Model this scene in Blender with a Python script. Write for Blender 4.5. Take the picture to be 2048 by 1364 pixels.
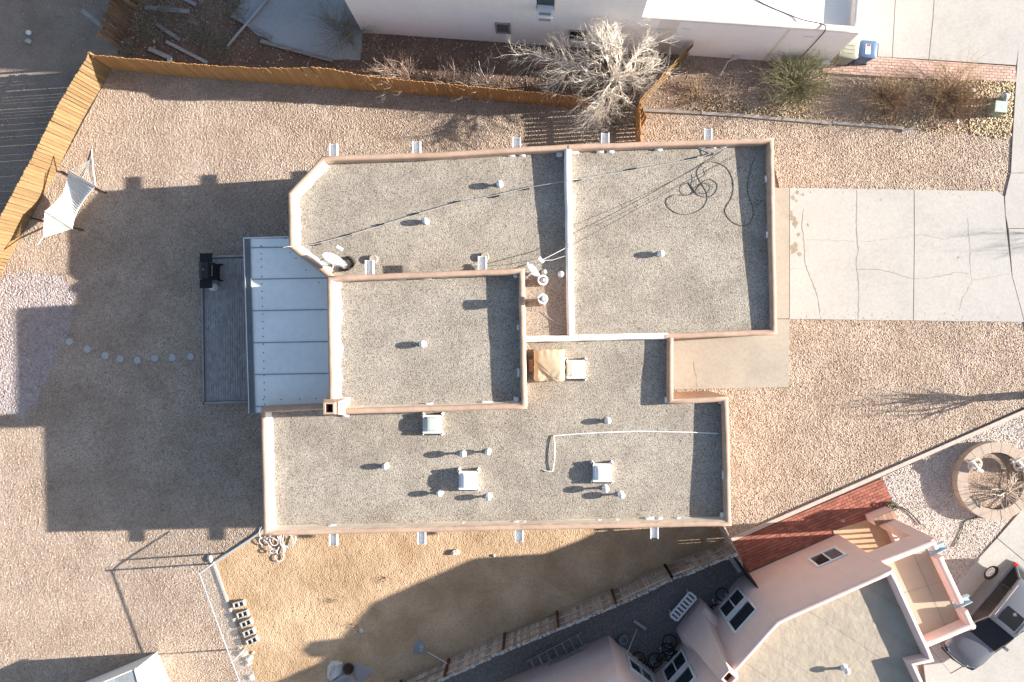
import bpy, math, random
import numpy as np
from mathutils import Vector, Matrix
random.seed(7)
for _o in list(bpy.data.objects): bpy.data.objects.remove(_o)
S = bpy.context.scene
C = S.collection

# ------------------------------------------------------------------ camera, sky, sun, exposure
H, F = 33.0, 1584.0            # drone height in metres, focal length in pixels of a 2048-wide picture
NX, NY = 1070.0, 690.0         # picture point straight below the drone
cam_d = bpy.data.cameras.new('camera'); cam = bpy.data.objects.new('camera', cam_d); C.objects.link(cam)
cam.location = (0, 0, H); cam.rotation_euler = (0, 0, 0)
cam_d.sensor_fit = 'HORIZONTAL'; cam_d.sensor_width = 36; cam_d.lens = F/2048*36
cam_d.shift_x = -(NX-1024)/2048; cam_d.shift_y = (NY-682)/2048
cam_d.clip_end = 2000
S.camera = cam
SUN_EL = math.radians(18.4)
to_sun = Vector((math.cos(SUN_EL)*0.9978, math.cos(SUN_EL)*0.066, math.sin(SUN_EL)))
w = bpy.data.worlds.new('World'); S.world = w; w.use_nodes = True
nt = w.node_tree; nt.nodes.clear()
sky = nt.nodes.new('ShaderNodeTexSky'); sky.sky_type = 'NISHITA'; sky.sun_disc = False
sky.sun_elevation = SUN_EL; sky.sun_rotation = math.radians(86.2); sky.air_density = 1.0; sky.dust_density = 1.6; sky.ozone_density = 1.0
bg = nt.nodes.new('ShaderNodeBackground'); bg.inputs['Strength'].default_value = 0.075
wo = nt.nodes.new('ShaderNodeOutputWorld')
nt.links.new(sky.outputs[0], bg.inputs[0]); nt.links.new(bg.outputs[0], wo.inputs[0])
sl = bpy.data.lights.new('sun', 'SUN'); sl.energy = 5.0; sl.angle = math.radians(0.55); sl.color = (1.0, 0.925, 0.83)
so = bpy.data.objects.new('sun', sl); C.objects.link(so); so.location = (60, 4, 40)
so.rotation_euler = to_sun.to_track_quat('Z', 'Y').to_euler()
S.view_settings.view_transform = 'Standard'; S.view_settings.look = 'None'
S.view_settings.gamma = 1.0; S.view_settings.exposure = 1.66
try: S.view_settings.use_curve_mapping = False
except Exception: pass
S.render.engine = 'CYCLES'
S.render.resolution_x, S.render.resolution_y = 1024, 682

# ------------------------------------------------------------------ helpers
def P(px, py, z=0.0):
    k = (H-z)/F
    return Vector(((px-NX)*k, -(py-NY)*k, z))
def P2(px, py, z=0.0):
    v = P(px, py, z); return Vector((v.x, v.y))
def PL(pts, z=0.0): return [P2(a, b, z) for a, b in pts]

class MB:
    def __init__(s): s.v = []; s.f = []
    def add(s, v, f):
        b = len(s.v); s.v += [tuple(x) for x in v]; s.f += [tuple(i+b for i in q) for q in f]; return s
    def box(s, c, size, rz=0.0, mat=None, tz=0.0):
        x, y, z = size[0]/2, size[1]/2, size[2]/2
        M = Matrix.Translation(Vector(c)) @ (mat if mat is not None else Matrix.Rotation(rz, 4, 'Z'))
        vs = [M @ Vector((sx*x, sy*y, sz*z)) for sx, sy, sz in
              ((-1,-1,-1),(1,-1,-1),(1,1,-1),(-1,1,-1),(-1,-1,1),(1,-1,1),(1,1,1),(-1,1,1))]
        return s.add(vs, [(3,2,1,0),(4,5,6,7),(0,1,5,4),(1,2,6,5),(2,3,7,6),(3,0,4,7)])
    def bar(s, a, b, w, h, roll=0.0):
        a = Vector(a); b = Vector(b); d = b-a; L = d.length
        if L < 1e-6: return s
        q = d.to_track_quat('X', 'Z').to_matrix().to_4x4() @ Matrix.Rotation(roll, 4, 'X')
        return s.box((a+b)/2, (L, w, h), mat=q)
    def prism(s, poly, z0, z1, bottom=False):
        n = len(poly); ar = sum(poly[i][0]*poly[(i+1)%n][1]-poly[(i+1)%n][0]*poly[i][1] for i in range(n))
        if ar < 0: poly = poly[::-1]
        g0 = z0 if callable(z0) else (lambda x, y: z0); g1 = z1 if callable(z1) else (lambda x, y: z1)
        v = [(p[0], p[1], g0(p[0], p[1])) for p in poly]+[(p[0], p[1], g1(p[0], p[1])) for p in poly]
        f = [tuple(range(n, 2*n))]+[(i, (i+1)%n, n+(i+1)%n, n+i) for i in range(n)]
        if bottom: f.append(tuple(range(n-1, -1, -1)))
        return s.add(v, f)
    def sheet(s, poly, z):
        n = len(poly); ar = sum(poly[i][0]*poly[(i+1)%n][1]-poly[(i+1)%n][0]*poly[i][1] for i in range(n))
        if ar < 0: poly = poly[::-1]
        g = z if callable(z) else (lambda x, y: z)
        return s.add([(p[0], p[1], g(p[0], p[1])) for p in poly], [tuple(range(n))])
    def tube(s, pts, r, n=6, cap=True):
        pts = [Vector(p) for p in pts]; m = len(pts)
        rs = r if isinstance(r, (list, tuple)) else [r]*m
        vs = []; up = None
        for i, p in enumerate(pts):
            d = (pts[min(i+1, m-1)]-pts[max(i-1, 0)])
            if d.length < 1e-9: d = Vector((0, 0, 1))
            d.normalize()
            if up is None:
                up = Vector((0, 0, 1)) if abs(d.z) < .9 else Vector((1, 0, 0))
            u = d.cross(up)
            if u.length < 1e-5: u = d.orthogonal()
            u.normalize(); v = u.cross(d).normalized(); up = v
            for k in range(n):
                a = 2*math.pi*k/n
                vs.append(p+(u*math.cos(a)+v*math.sin(a))*rs[i])
        f = []
        for i in range(m-1):
            for k in range(n):
                k2 = (k+1) % n
                f.append((i*n+k, i*n+k2, (i+1)*n+k2, (i+1)*n+k))
        if cap and n > 2:
            f.append(tuple(range(n))); f.append(tuple((m-1)*n+k for k in range(n-1, -1, -1)))
        return s.add(vs, f)
    def lathe(s, c, prof, n=20, basis=None, a0=0.0, a1=None):
        c = Vector(c); vs = []; full = a1 is None; m = len(prof); cnt = n if full else n+1
        for k in range(cnt):
            a = a0+(2*math.pi if full else a1-a0)*k/n
            for r, z in prof:
                v = Vector((r*math.cos(a), r*math.sin(a), z))
                if basis is not None: v = basis @ v
                vs.append(c+v)
        f = []
        for k in range(n):
            k2 = (k+1) % cnt
            for j in range(m-1):
                f.append((k*m+j, k2*m+j, k2*m+j+1, k*m+j+1))
        return s.add(vs, f)
    def build(s, name, mat, parent=None, smooth=False):
        me = bpy.data.meshes.new(name); me.from_pydata(s.v, [], s.f); me.update()
        if mat is not None: me.materials.append(mat)
        if smooth:
            me.shade_smooth()
            me.set_sharp_from_angle(angle=math.radians(40 if smooth is True else smooth))
        return link(name, me, parent)
def link(name, me, parent=None, loc=None, rot=None, scale=None):
    o = bpy.data.objects.new(name, me); C.objects.link(o)
    if loc is not None: o.location = loc
    if rot is not None: o.rotation_euler = rot
    if scale is not None: o.scale = scale
    if parent is not None: setparent(o, parent)
    return o
def setparent(o, p):
    o.parent = p; o.matrix_parent_inverse = p.matrix_basis.inverted()
def thing(name, label, cat, loc, group=None):
    o = bpy.data.objects.new(name, None); C.objects.link(o); o.location = loc; o.empty_display_size = .2
    o['label'] = label; o['category'] = cat
    if group: o['group'] = group
    return o
def tag(o, label, cat, group=None, kind=None):
    o['label'] = label; o['category'] = cat
    if group: o['group'] = group
    if kind: o['kind'] = kind
    return o
def struct(o, label=None):
    o['kind'] = 'structure'
    if label: o['label'] = label
    return o
def copy_tree(o, parent=None):
    c = o.copy(); C.objects.link(c)
    if parent is not None: c.parent = parent
    for ch in [x for x in bpy.data.objects if x.parent == o]: copy_tree(ch, c)
    return c
def inpoly(p, poly):
    x, y = p[0], p[1]; r = False; n = len(poly); j = n-1
    for i in range(n):
        xi, yi = poly[i][0], poly[i][1]; xj, yj = poly[j][0], poly[j][1]
        if (yi > y) != (yj > y) and x < (xj-xi)*(y-yi)/(yj-yi)+xi: r = not r
        j = i
    return r
def np_inpoly(x, y, poly):
    r = np.zeros(len(x), bool); n = len(poly); j = n-1
    for i in range(n):
        xi, yi = poly[i][0], poly[i][1]; xj, yj = poly[j][0], poly[j][1]
        if yi != yj:
            c = ((yi > y) != (yj > y)) & (x < (xj-xi)*(y-yi)/(yj-yi)+xi); r ^= c
        j = i
    return r
def clip(poly, cpoly):
    n = len(cpoly); ar = sum(cpoly[i][0]*cpoly[(i+1)%n][1]-cpoly[(i+1)%n][0]*cpoly[i][1] for i in range(n))
    if ar < 0: cpoly = cpoly[::-1]
    out = [Vector((p[0], p[1])) for p in poly]
    for i in range(n):
        a = Vector(cpoly[i][:2]); b = Vector(cpoly[(i+1)%n][:2]); e = b-a
        inp = out; out = []
        if not inp: return []
        sd = lambda p: e.x*(p.y-a.y)-e.y*(p.x-a.x)
        for k in range(len(inp)):
            p, q = inp[k-1], inp[k]; sp, sq = sd(p), sd(q)
            if sp >= 0 and sq >= 0: out.append(q)
            elif sp >= 0 > sq: out.append(p+(q-p)*(sp/(sp-sq)))
            elif sp < 0 <= sq: out.append(p+(q-p)*(sp/(sp-sq))); out.append(q)
    return out
def smooth_path(pts, k=6, closed=False):
    pts = [Vector(p) for p in pts]; n = len(pts); out = []
    rng = range(n if closed else n-1)
    for i in rng:
        if closed: a, b, c, d = pts[i-1], pts[i], pts[(i+1)%n], pts[(i+2)%n]
        else: a, b, c, d = pts[max(i-1,0)], pts[i], pts[i+1], pts[min(i+2,n-1)]
        for j in range(k):
            t = j/k
            out.append(.5*((2*b)+(c-a)*t+(2*a-5*b+4*c-d)*t*t+(3*b-a-3*c+d)*t**3))
    if not closed: out.append(pts[-1])
    return out
def sweep(mb, path, prof, side=1, closed=False, jit=0.0, step=None, caps=True, rng=None):
    """path: 2D world points; prof: (inward distance, z). side=+1: inward is to the left of travel."""
    path = [Vector(p) for p in path]
    n = len(path); pts = []; ms = []
    def nrm(a, b):
        d = (b-a).normalized(); return Vector((-d.y, d.x))*side
    for i in range(n):
        pr = path[i-1] if (closed or i > 0) else None
        nx = path[(i+1)%n] if (closed or i < n-1) else None
        n1 = nrm(pr, path[i]) if pr is not None else nrm(path[i], nx)
        n2 = nrm(path[i], nx) if nx is not None else n1
        m = (n1+n2)/(1+n1.dot(n2)); pts.append(path[i]); ms.append(m)
        if step and nx is not None:
            L = (nx-path[i]).length; k = int(L/step)
            for j in range(1, k):
                pts.append(path[i].lerp(nx, j/k)); ms.append(n2)
    m = len(prof); vs = []
    rg = rng or random
    for p, q in zip(pts, ms):
        e = rg.uniform(-jit, jit) if jit else 0; ez = rg.uniform(-jit, jit)*.6 if jit else 0
        for d, z in prof:
            v = p+q*(d+e); vs.append((v.x, v.y, z+(ez if z > .3 else 0)))
    N = len(pts); f = []
    for i in range(N if closed else N-1):
        i2 = (i+1) % N
        for j in range(m-1):
            q = (i*m+j, i2*m+j, i2*m+j+1, i*m+j+1)
            f.append(q if side > 0 else q[::-1])
    if caps and not closed:
        f.append(tuple(range(m))); f.append(tuple((N-1)*m+k for k in range(m-1, -1, -1)))
    mb.add(vs, f); return mb

# ------------------------------------------------------------------ materials
def nodes_of(name):
    m = bpy.data.materials.new(name); m.use_nodes = True
    n = m.node_tree; b = n.nodes['Principled BSDF']; return m, n, b
def srgb(r, g, b):
    f = lambda c: (c/255/12.92) if c <= 10 else ((c/255+.055)/1.055)**2.4
    return (f(r), f(g), f(b), 1)
def mk(n, t, **kw):
    x = n.nodes.new(t)
    for k, v in kw.items(): setattr(x, k, v)
    return x
def mulc(c, k): return (min(c[0]*k, 1), min(c[1]*k, 1), min(c[2]*k, 1), 1)
def noise(n, pos, scale, detail=3, rough=.55, dist=0):
    x = mk(n, 'ShaderNodeTexNoise'); x.inputs['Scale'].default_value = scale; x.inputs['Detail'].default_value = detail
    x.inputs['Roughness'].default_value = rough; x.inputs['Distortion'].default_value = dist
    n.links.new(pos, x.inputs['Vector']); return x.outputs['Fac']
def ramp(n, fac, stops):
    r = mk(n, 'ShaderNodeValToRGB'); e = r.color_ramp.elements
    while len(e) < len(stops): e.new(.5)
    for el, (p, c) in zip(e, stops): el.position = p; el.color = c
    n.links.new(fac, r.inputs[0]); return r.outputs[0]
def mixc(n, fac, a, b, mode='MIX'):
    x = mk(n, 'ShaderNodeMix'); x.data_type = 'RGBA'; x.blend_type = mode
    if isinstance(fac, float): x.inputs[0].default_value = fac
    else: n.links.new(fac, x.inputs[0])
    for i, c in ((6, a), (7, b)):
        if isinstance(c, tuple): x.inputs[i].default_value = c
        else: n.links.new(c, x.inputs[i])
    return x.outputs[2]
def bump(n, b, h, strength, dist):
    x = mk(n, 'ShaderNodeBump'); x.inputs['Strength'].default_value = strength; x.inputs['Distance'].default_value = dist
    n.links.new(h, x.inputs['Height']); n.links.new(x.outputs[0], b.inputs['Normal'])
def pos_of(n, obj=False):
    if obj:
        t = mk(n, 'ShaderNodeTexCoord'); return t.outputs['Object']
    g = mk(n, 'ShaderNodeNewGeometry'); return g.outputs['Position']
def rnd_of(n):
    o = mk(n, 'ShaderNodeObjectInfo'); g = mk(n, 'ShaderNodeNewGeometry')
    a = mk(n, 'ShaderNodeMath', operation='ADD'); n.links.new(o.outputs['Random'], a.inputs[0]); n.links.new(g.outputs['Random Per Island'], a.inputs[1])
    f = mk(n, 'ShaderNodeMath', operation='FRACT'); n.links.new(a.outputs[0], f.inputs[0]); return f.outputs[0]
def math_(n, op, a, b=None):
    x = mk(n, 'ShaderNodeMath', operation=op)
    for i, c in ((0, a), (1, b)):
        if c is None: continue
        if isinstance(c, (int, float)): x.inputs[i].default_value = c
        else: n.links.new(c, x.inputs[i])
    return x.outputs[0]
def plain(name, col, rough=.7, var=.12, scale=3.0, fine=60.0, bmp=.0, bd=.01, metal=0.0, rnd=0.0, spec=.3):
    m, n, b = nodes_of(name); p = pos_of(n)
    a = noise(n, p, scale, 4); c = noise(n, p, fine, 2)
    f = math_(n, 'ADD', math_(n, 'MULTIPLY', a, .6), math_(n, 'MULTIPLY', c, .4))
    out = ramp(n, f, [(.3, mulc(col, 1-var*1.6)), (.7, mulc(col, 1+var))])
    if rnd:
        k = math_(n, 'ADD', math_(n, 'MULTIPLY', rnd_of(n), rnd), 1-rnd/2)
        hv = mk(n, 'ShaderNodeHueSaturation'); n.links.new(out, hv.inputs['Color']); n.links.new(k, hv.inputs['Value']); out = hv.outputs[0]
    n.links.new(out, b.inputs['Base Color']); b.inputs['Roughness'].default_value = rough; b.inputs['Metallic'].default_value = metal
    b.inputs['Specular IOR Level'].default_value = spec
    if bmp: bump(n, b, c, bmp, bd)
    return m
def gravel(name, cols, scale, bd, tint_a, tint_b, tint_scale=.35, clump=1.2, clump_amt=.5, bs=.9):
    """stones: voronoi cells, each with a colour of the list, domed; patches of two tints"""
    m, n, b = nodes_of(name); p = pos_of(n)
    v = mk(n, 'ShaderNodeTexVoronoi'); v.inputs['Scale'].default_value = scale; n.links.new(p, v.inputs['Vector'])
    sep = mk(n, 'ShaderNodeSeparateColor'); n.links.new(v.outputs['Color'], sep.inputs[0])
    k = len(cols); st = [((i+.5)/k, c) for i, c in enumerate(cols)]
    col = ramp(n, sep.outputs[0], st)
    big = noise(n, p, tint_scale, 5, .6, .4)
    tint = ramp(n, big, [(.35, tint_a), (.65, tint_b)])
    col = mixc(n, 1.0, col, tint, 'MULTIPLY')
    n.links.new(col, b.inputs['Base Color']); b.inputs['Roughness'].default_value = .92; b.inputs['Specular IOR Level'].default_value = .15
    dome = math_(n, 'SUBTRACT', 1.0, math_(n, 'MULTIPLY', v.outputs['Distance'], 1.0))
    cl = noise(n, p, clump, 3, .6)
    cl2 = noise(n, p, clump*5, 2, .6)
    hh = math_(n, 'ADD', dome, math_(n, 'ADD', math_(n, 'MULTIPLY', cl, clump_amt*3.5), math_(n, 'MULTIPLY', cl2, clump_amt*1.2)))
    bump(n, b, hh, bs, bd)
    return m
def wood(name, ca, cb, rnd=.3, axis=2, dens=26.0, knots=True, rough=.85):
    m, n, b = nodes_of(name); p = pos_of(n)
    mp = mk(n, 'ShaderNodeMapping'); sc = [dens, dens, dens]; sc[axis] = 1.6; mp.inputs['Scale'].default_value = sc
    n.links.new(p, mp.inputs[0])
    ob = mk(n, 'ShaderNodeObjectInfo')
    ad = mk(n, 'ShaderNodeVectorMath', operation='ADD'); n.links.new(mp.outputs[0], ad.inputs[0])
    cx = mk(n, 'ShaderNodeCombineXYZ'); r = rnd_of(n); n.links.new(math_(n, 'MULTIPLY', r, 40.0), cx.inputs[0]); n.links.new(cx.outputs[0], ad.inputs[1])
    f = noise(n, ad.outputs[0], 1.0, 4, .6, .3)
    col = ramp(n, f, [(.3, cb), (.65, ca)])
    k = math_(n, 'ADD', math_(n, 'MULTIPLY', r, rnd), 1-rnd/2)
    hv = mk(n, 'ShaderNodeHueSaturation'); n.links.new(col, hv.inputs['Color']); n.links.new(k, hv.inputs['Value'])
    n.links.new(hv.outputs[0], b.inputs['Base Color']); b.inputs['Roughness'].default_value = rough; b.inputs['Specular IOR Level'].default_value = .2
    bump(n, b, f, .4, .01)
    return m
def concrete(name, col, stain=.12, rough=.85, sc=.5):
    m, n, b = nodes_of(name); p = pos_of(n)
    a = noise(n, p, sc, 6, .65, .6); c = noise(n, p, 9.0, 4, .6); g = noise(n, p, 140.0, 2)
    base = ramp(n, a, [(.3, mulc(col, 1-stain)), (.5, col), (.72, mulc(col, 1+stain*.6))])
    f2 = ramp(n, c, [(.3, (.88, .87, .86, 1)), (.6, (1, 1, 1, 1))])
    f3 = ramp(n, g, [(.3, (.88, .88, .88, 1)), (.7, (1.0, 1.0, 1.0, 1))])
    out = mixc(n, 1.0, mixc(n, 1.0, base, f2, 'MULTIPLY'), f3, 'MULTIPLY')
    n.links.new(out, b.inputs['Base Color']); b.inputs['Roughness'].default_value = rough; b.inputs['Specular IOR Level'].default_value = .2
    bump(n, b, g, .25, .004)
    return m
def stucco(name, col, var=.10, streak=.88):
    m, n, b = nodes_of(name); p = pos_of(n)
    a = noise(n, p, .9, 5, .6, .5); g = noise(n, p, 70.0, 3)
    mp = mk(n, 'ShaderNodeMapping'); mp.inputs['Scale'].default_value = (5, 5, .5); n.links.new(p, mp.inputs[0])
    s = noise(n, mp.outputs[0], 1.0, 3)
    base = ramp(n, a, [(.3, mulc(col, 1-var*1.5)), (.7, mulc(col, 1+var))])
    st = ramp(n, s, [(.3, (streak, streak-.015, streak-.03, 1)), (.6, (1, 1, 1, 1))])
    n.links.new(mixc(n, 1.0, base, st, 'MULTIPLY'), b.inputs['Base Color'])
    b.inputs['Roughness'].default_value = .9; b.inputs['Specular IOR Level'].default_value = .15
    bump(n, b, g, .35, .006)
    return m
def glass(name, col=(.02, .025, .03, 1)):
    m, n, b = nodes_of(name); b.inputs['Base Color'].default_value = col; b.inputs['Roughness'].default_value = .06
    b.inputs['Specular IOR Level'].default_value = .6
    return m
MT = {}
MT['yard'] = gravel('yard_gravel', [(.465,.38,.305,1),(.37,.285,.225,1),(.51,.44,.365,1),(.42,.34,.275,1),(.28,.215,.175,1),(.48,.405,.33,1)], 23.0, .026, (.80,.755,.715,1), (1.07,1.05,1.03,1), .6, 1.6, .8)
MT['lilac'] = gravel('lilac_gravel', [(.44,.375,.345,1),(.33,.28,.255,1),(.48,.42,.39,1),(.38,.32,.295,1)], 15.0, .04, (.9,.88,.9,1), (1.05,1.03,1.05,1), .5, 1.4, .6)
MT['white_gravel'] = gravel('pale_gravel', [(.44,.40,.365,1),(.52,.495,.47,1),(.35,.30,.265,1),(.43,.34,.28,1),(.54,.52,.50,1)], 22.0, .03, (.93,.9,.88,1), (1.05,1.04,1.03,1), .5, 2.0, .35)
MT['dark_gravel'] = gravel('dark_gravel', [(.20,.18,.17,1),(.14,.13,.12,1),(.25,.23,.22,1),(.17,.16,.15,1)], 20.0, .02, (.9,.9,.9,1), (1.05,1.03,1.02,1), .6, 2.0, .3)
MT['roof'] = gravel('roof_gravel', [(.34,.30,.255,1),(.43,.395,.345,1),(.12,.10,.088,1),(.47,.44,.39,1),(.36,.32,.275,1),(.24,.21,.18,1),(.41,.37,.32,1)], 34.0, .012, (.78,.76,.74,1), (1.05,1.04,1.01,1), .8, 2.2, .35)
MT['dirt'] = gravel('sandy_dirt', [(.54,.395,.26,1),(.52,.375,.245,1),(.57,.42,.285,1),(.45,.325,.215,1)], 22.0, .018, (.74,.69,.63,1), (1.08,1.05,1.03,1), .55, 3.0, .7, .9)
MT['ground'] = gravel('bare_earth', [(.30,.24,.195,1),(.27,.22,.18,1),(.33,.265,.22,1),(.24,.195,.16,1)], 24.0, .015, (.8,.78,.76,1), (1.1,1.08,1.06,1), .5, 2.0, .5, .7)
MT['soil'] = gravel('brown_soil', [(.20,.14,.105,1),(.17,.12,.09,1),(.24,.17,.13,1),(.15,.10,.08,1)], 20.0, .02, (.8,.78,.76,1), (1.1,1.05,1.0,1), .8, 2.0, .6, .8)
MT['bed'] = gravel('planting_bed', [(.36,.28,.22,1),(.30,.23,.18,1),(.40,.32,.26,1),(.25,.19,.15,1)], 20.0, .02, (.8,.78,.76,1), (1.1,1.05,1.0,1), .8, 2.0, .5, .8)
MT['stucco'] = stucco('tan_stucco', (.475,.335,.255,1))
MT['pink'] = stucco('pink_stucco', (.68,.515,.47,1), .03, .97)
MT['nwall'] = stucco('pale_stucco', (.88,.84,.84,1), .02, .98)
MT['npar'] = stucco('cream_stucco', (.74,.66,.60,1), .04, .97)
MT['coat'] = plain('white_roof_coating', (.74,.73,.72,1), .6, .06, 2.0, 30.0, .2, .01)
MT['cream'] = plain('cream_coating', (.60,.50,.40,1), .7, .08, 2.0, 30.0, .2, .01)
MT['wmetal'] = plain('white_painted_metal', (.72,.73,.74,1), .45, .04, 2.0, 30.0)
MT['cover'] = plain('pale_metal_panel', (.88,.89,.86,1), .45, .06, .8, 5.0)
MT['gutter'] = plain('grey_gutter_metal', (.26,.28,.29,1), .5, .1, 2.0, 30.0)
MT['darkm'] = plain('dark_metal', (.03,.03,.032,1), .5, .2, 4.0, 40.0)
MT['blackp'] = plain('black_plastic', (.018,.018,.02,1), .5, .2, 4.0, 40.0)
MT['steel'] = plain('galvanised_steel', (.50,.51,.52,1), .4, .08, 5.0, 60.0, metal=.6)
MT['conc'] = concrete('driveway_concrete', (.455,.44,.415,1), .08)
MT['conc2'] = concrete('walk_concrete', (.385,.35,.30,1), .10)
MT['conc3'] = concrete('old_slab_concrete', (.42,.43,.44,1), .15)
MT['kerb'] = concrete('kerb_concrete', (.54,.465,.41,1), .12, sc=1.5)
MT['block'] = concrete('cinder_block', (.44,.43,.41,1), .1, sc=2.0)
MT['crack'] = plain('crack_dirt', (.27,.235,.20,1), .95, .2, 4, 40)
MT['brickr'] = plain('red_paver', (.33,.125,.09,1), .9, .12, 4.0, 70.0, .2, .004, rnd=.4)
MT['brickp'] = plain('pink_paver', (.52,.36,.30,1), .9, .10, 4.0, 70.0, .2, .004, rnd=.3)
MT['brickg'] = plain('grey_brown_paver', (.36,.32,.305,1), .9, .10, 4.0, 70.0, .2, .004, rnd=.3)
MT['joint2'] = plain('patio_joint_sand', (.30,.265,.25,1), .95, .15, 4, 60)
MT['joint'] = plain('joint_sand', (.14,.11,.09,1), .95, .15, 4, 60)
MT['cedar'] = wood('golden_cedar', (.25,.165,.085,1), (.195,.118,.052,1), .35)
MT['cedar2'] = wood('amber_cedar', (.50,.275,.115,1), (.38,.195,.075,1), .22)
MT['oldwood'] = wood('old_dark_wood', (.22,.155,.11,1), (.07,.045,.03,1), .8)
MT['greywood'] = wood('weathered_board', (.52,.455,.40,1), (.34,.25,.185,1), .7)
MT['plank'] = wood('grey_plank', (.38,.36,.34,1), (.24,.22,.205,1), .4, axis=0, dens=12)
MT['rust'] = plain('rusty_post', (.10,.045,.02,1), .9, .3, 5, 50)
MT['brownpaint'] = plain('brown_painted_wood', (.075,.045,.035,1), .8, .2, 5, 50)
MT['glass'] = glass('window_glass')
MT['pane_light'] = glass('screened_glass', (.13,.13,.14,1))
MT['frame'] = plain('white_window_frame', (.72,.74,.76,1), .5, .03)
MT['skyl'] = plain('white_acrylic_dome', (.78,.79,.80,1), .25, .02, 2, 20, spec=.5)
MT['skyg'] = plain('greenish_glazed_dome', (.50,.57,.54,1), .2, .06, 3, 20, spec=.6)
MT['canvas'] = plain('tan_canvas', (.47,.385,.265,1), .9, .08, 3.0, 50.0, .3, .01)
MT['rope'] = plain('white_cotton_rope', (.76,.74,.70,1), .9, .06, 8.0, 60.0, .5, .01)
MT['cable'] = plain('black_cable', (.025,.025,.027,1), .6, .2)
MT['gcable'] = plain('grey_cable', (.40,.40,.40,1), .6, .1)
MT['hose'] = plain('white_hose', (.52,.51,.54,1), .5, .05)
MT['greenhose'] = plain('green_hose', (.06,.105,.07,1), .5, .1)
MT['twig'] = plain('pale_twig', (.70,.63,.545,1), .9, .12, 6, 60, rnd=.3)
MT['twigr'] = plain('reddish_twig', (.55,.42,.34,1), .9, .15, 6, 60, rnd=.4)
MT['twigd'] = plain('dry_brown_twig', (.33,.235,.15,1), .9, .2, 6, 60, rnd=.7)
MT['twigg'] = plain('olive_twig', (.25,.245,.14,1), .9, .2, 6, 60, rnd=.6)
MT['twigdk'] = plain('dark_bark', (.12,.095,.075,1), .9, .2, 6, 60)
MT['leaf'] = plain('dead_leaf', (.56,.45,.30,1), .9, .15, 6, 60, rnd=.7)
MT['grass'] = plain('dry_grass', (.30,.27,.20,1), .95, .15, 6, 60, rnd=.5)
MT['rock'] = plain('pale_rock', (.62,.57,.50,1), .9, .15, 5, 40, .5, .02)
MT['tarp'] = plain('grey_tarp', (.34,.33,.33,1), .7, .1, 2, 20)
MT['membrane'] = plain('white_membrane', (.80,.785,.755,1), .75, .03, 2.5, 14.0, .6, .03)
MT['roll'] = plain('tan_roll_roofing', (.37,.32,.255,1), .9, .08, 1.5, 3.5, .5, .05)
MT['roll2'] = plain('beige_roll_roofing', (.39,.325,.25,1), .9, .06, 1.2, 60, .2, .004)
MT['shingle'] = plain('grey_shingle', (.36,.385,.40,1), .9, .1, 5, 60, .2, .004, rnd=.4)
MT['shedw'] = plain('white_shed_siding', (.78,.76,.73,1), .6, .03)
MT['binb'] = plain('blue_plastic', (.085,.15,.27,1), .45, .08)
MT['bing'] = plain('sage_plastic', (.27,.28,.235,1), .5, .08)
MT['paper'] = plain('white_sticker', (.72,.72,.72,1), .5, .03)
MT['redp'] = plain('red_sticker', (.55,.06,.05,1), .5, .03)
MT['utilg'] = plain('utility_green', (.20,.25,.205,1), .5, .05)
MT['utilp'] = plain('pale_green_lid', (.42,.49,.45,1), .5, .05)
MT['carp'] = plain('grey_car_paint', (.15,.16,.18,1), .26, .03, 1, 10, metal=.35, spec=.5)
MT['cardk'] = plain('dark_car_trim', (.025,.025,.027,1), .5, .1)
MT['carglass'] = plain('tinted_car_glass', (.012,.013,.015,1), .22, .05, spec=.25)
MT['chrome'] = plain('chrome', (.65,.65,.66,1), .18, .03, metal=1.0)
MT['redl'] = plain('red_lamp', (.45,.02,.015,1), .2, .03)
MT['tyre'] = plain('tyre_rubber', (.02,.02,.02,1), .8, .1)
MT['disc'] = concrete('stepping_stone', (.46,.47,.48,1), .08, sc=2)
MT['planter'] = concrete('planter_block', (.46,.375,.31,1), .12, sc=2)
MT['boxr'] = plain('reddish_box', (.42,.25,.19,1), .8, .15)
MT['tile'] = plain('brown_coping', (.34,.21,.15,1), .7, .15, rnd=.3)
MT['porch'] = concrete('porch_floor', (.55,.38,.25,1), .06)
MT['bluec'] = plain('blue_grey_metal', (.36,.47,.53,1), .5, .05)
MT['paint_white'] = plain('white_stain', (.42,.42,.43,1), .9, .2, 5, 40)
MT['oil'] = plain('oil_stain', (.29,.25,.195,1), .9, .2, 5, 40)

# ------------------------------------------------------------------ the ground and paved surfaces
def zone(name, pts, z, mat, label=None):
    o = MB().sheet(PL(pts), z).build(name, MT[mat]); struct(o, label); return o
g = MB().sheet([Vector((-400,-400)), Vector((400,-400)), Vector((400,400)), Vector((-400,400))], -.03).build('ground', MT['ground']); struct(g)
YARD = [(224,138),(393,155.5),(700,179),(1173,217),(1275,226),(1285,330),(800,700),(560,1045),(427,1127),(504,1334),(535,1420),(-260,1420),(-200,920)]
FRONT_N = [(1272,226),(1480,233),(1640,246),(1860,263),(2060,268),(2060,330),(2040,390),(1560,380),(1540,300),(1285,330)]
FRONT_E = [(1560,636),(2050,636),(2066,806),(1455,1082),(1440,1050),(1330,800),(1340,690)]
zone('gravel_yard', YARD, 0.0, 'yard', 'pinkish tan gravel back yard inside the cedar fence')
zone('gravel_strip', FRONT_N, 0.0, 'yard', 'pinkish gravel strip above the driveway')
zone('front_gravel', FRONT_E, 0.0, 'yard', 'tan gravel front yard below the driveway')
LIL = [(38,545),(90,548),(128,556),(148,585),(142,650),(112,722),(78,790),(45,835),(-60,820),(-60,590)]
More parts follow.
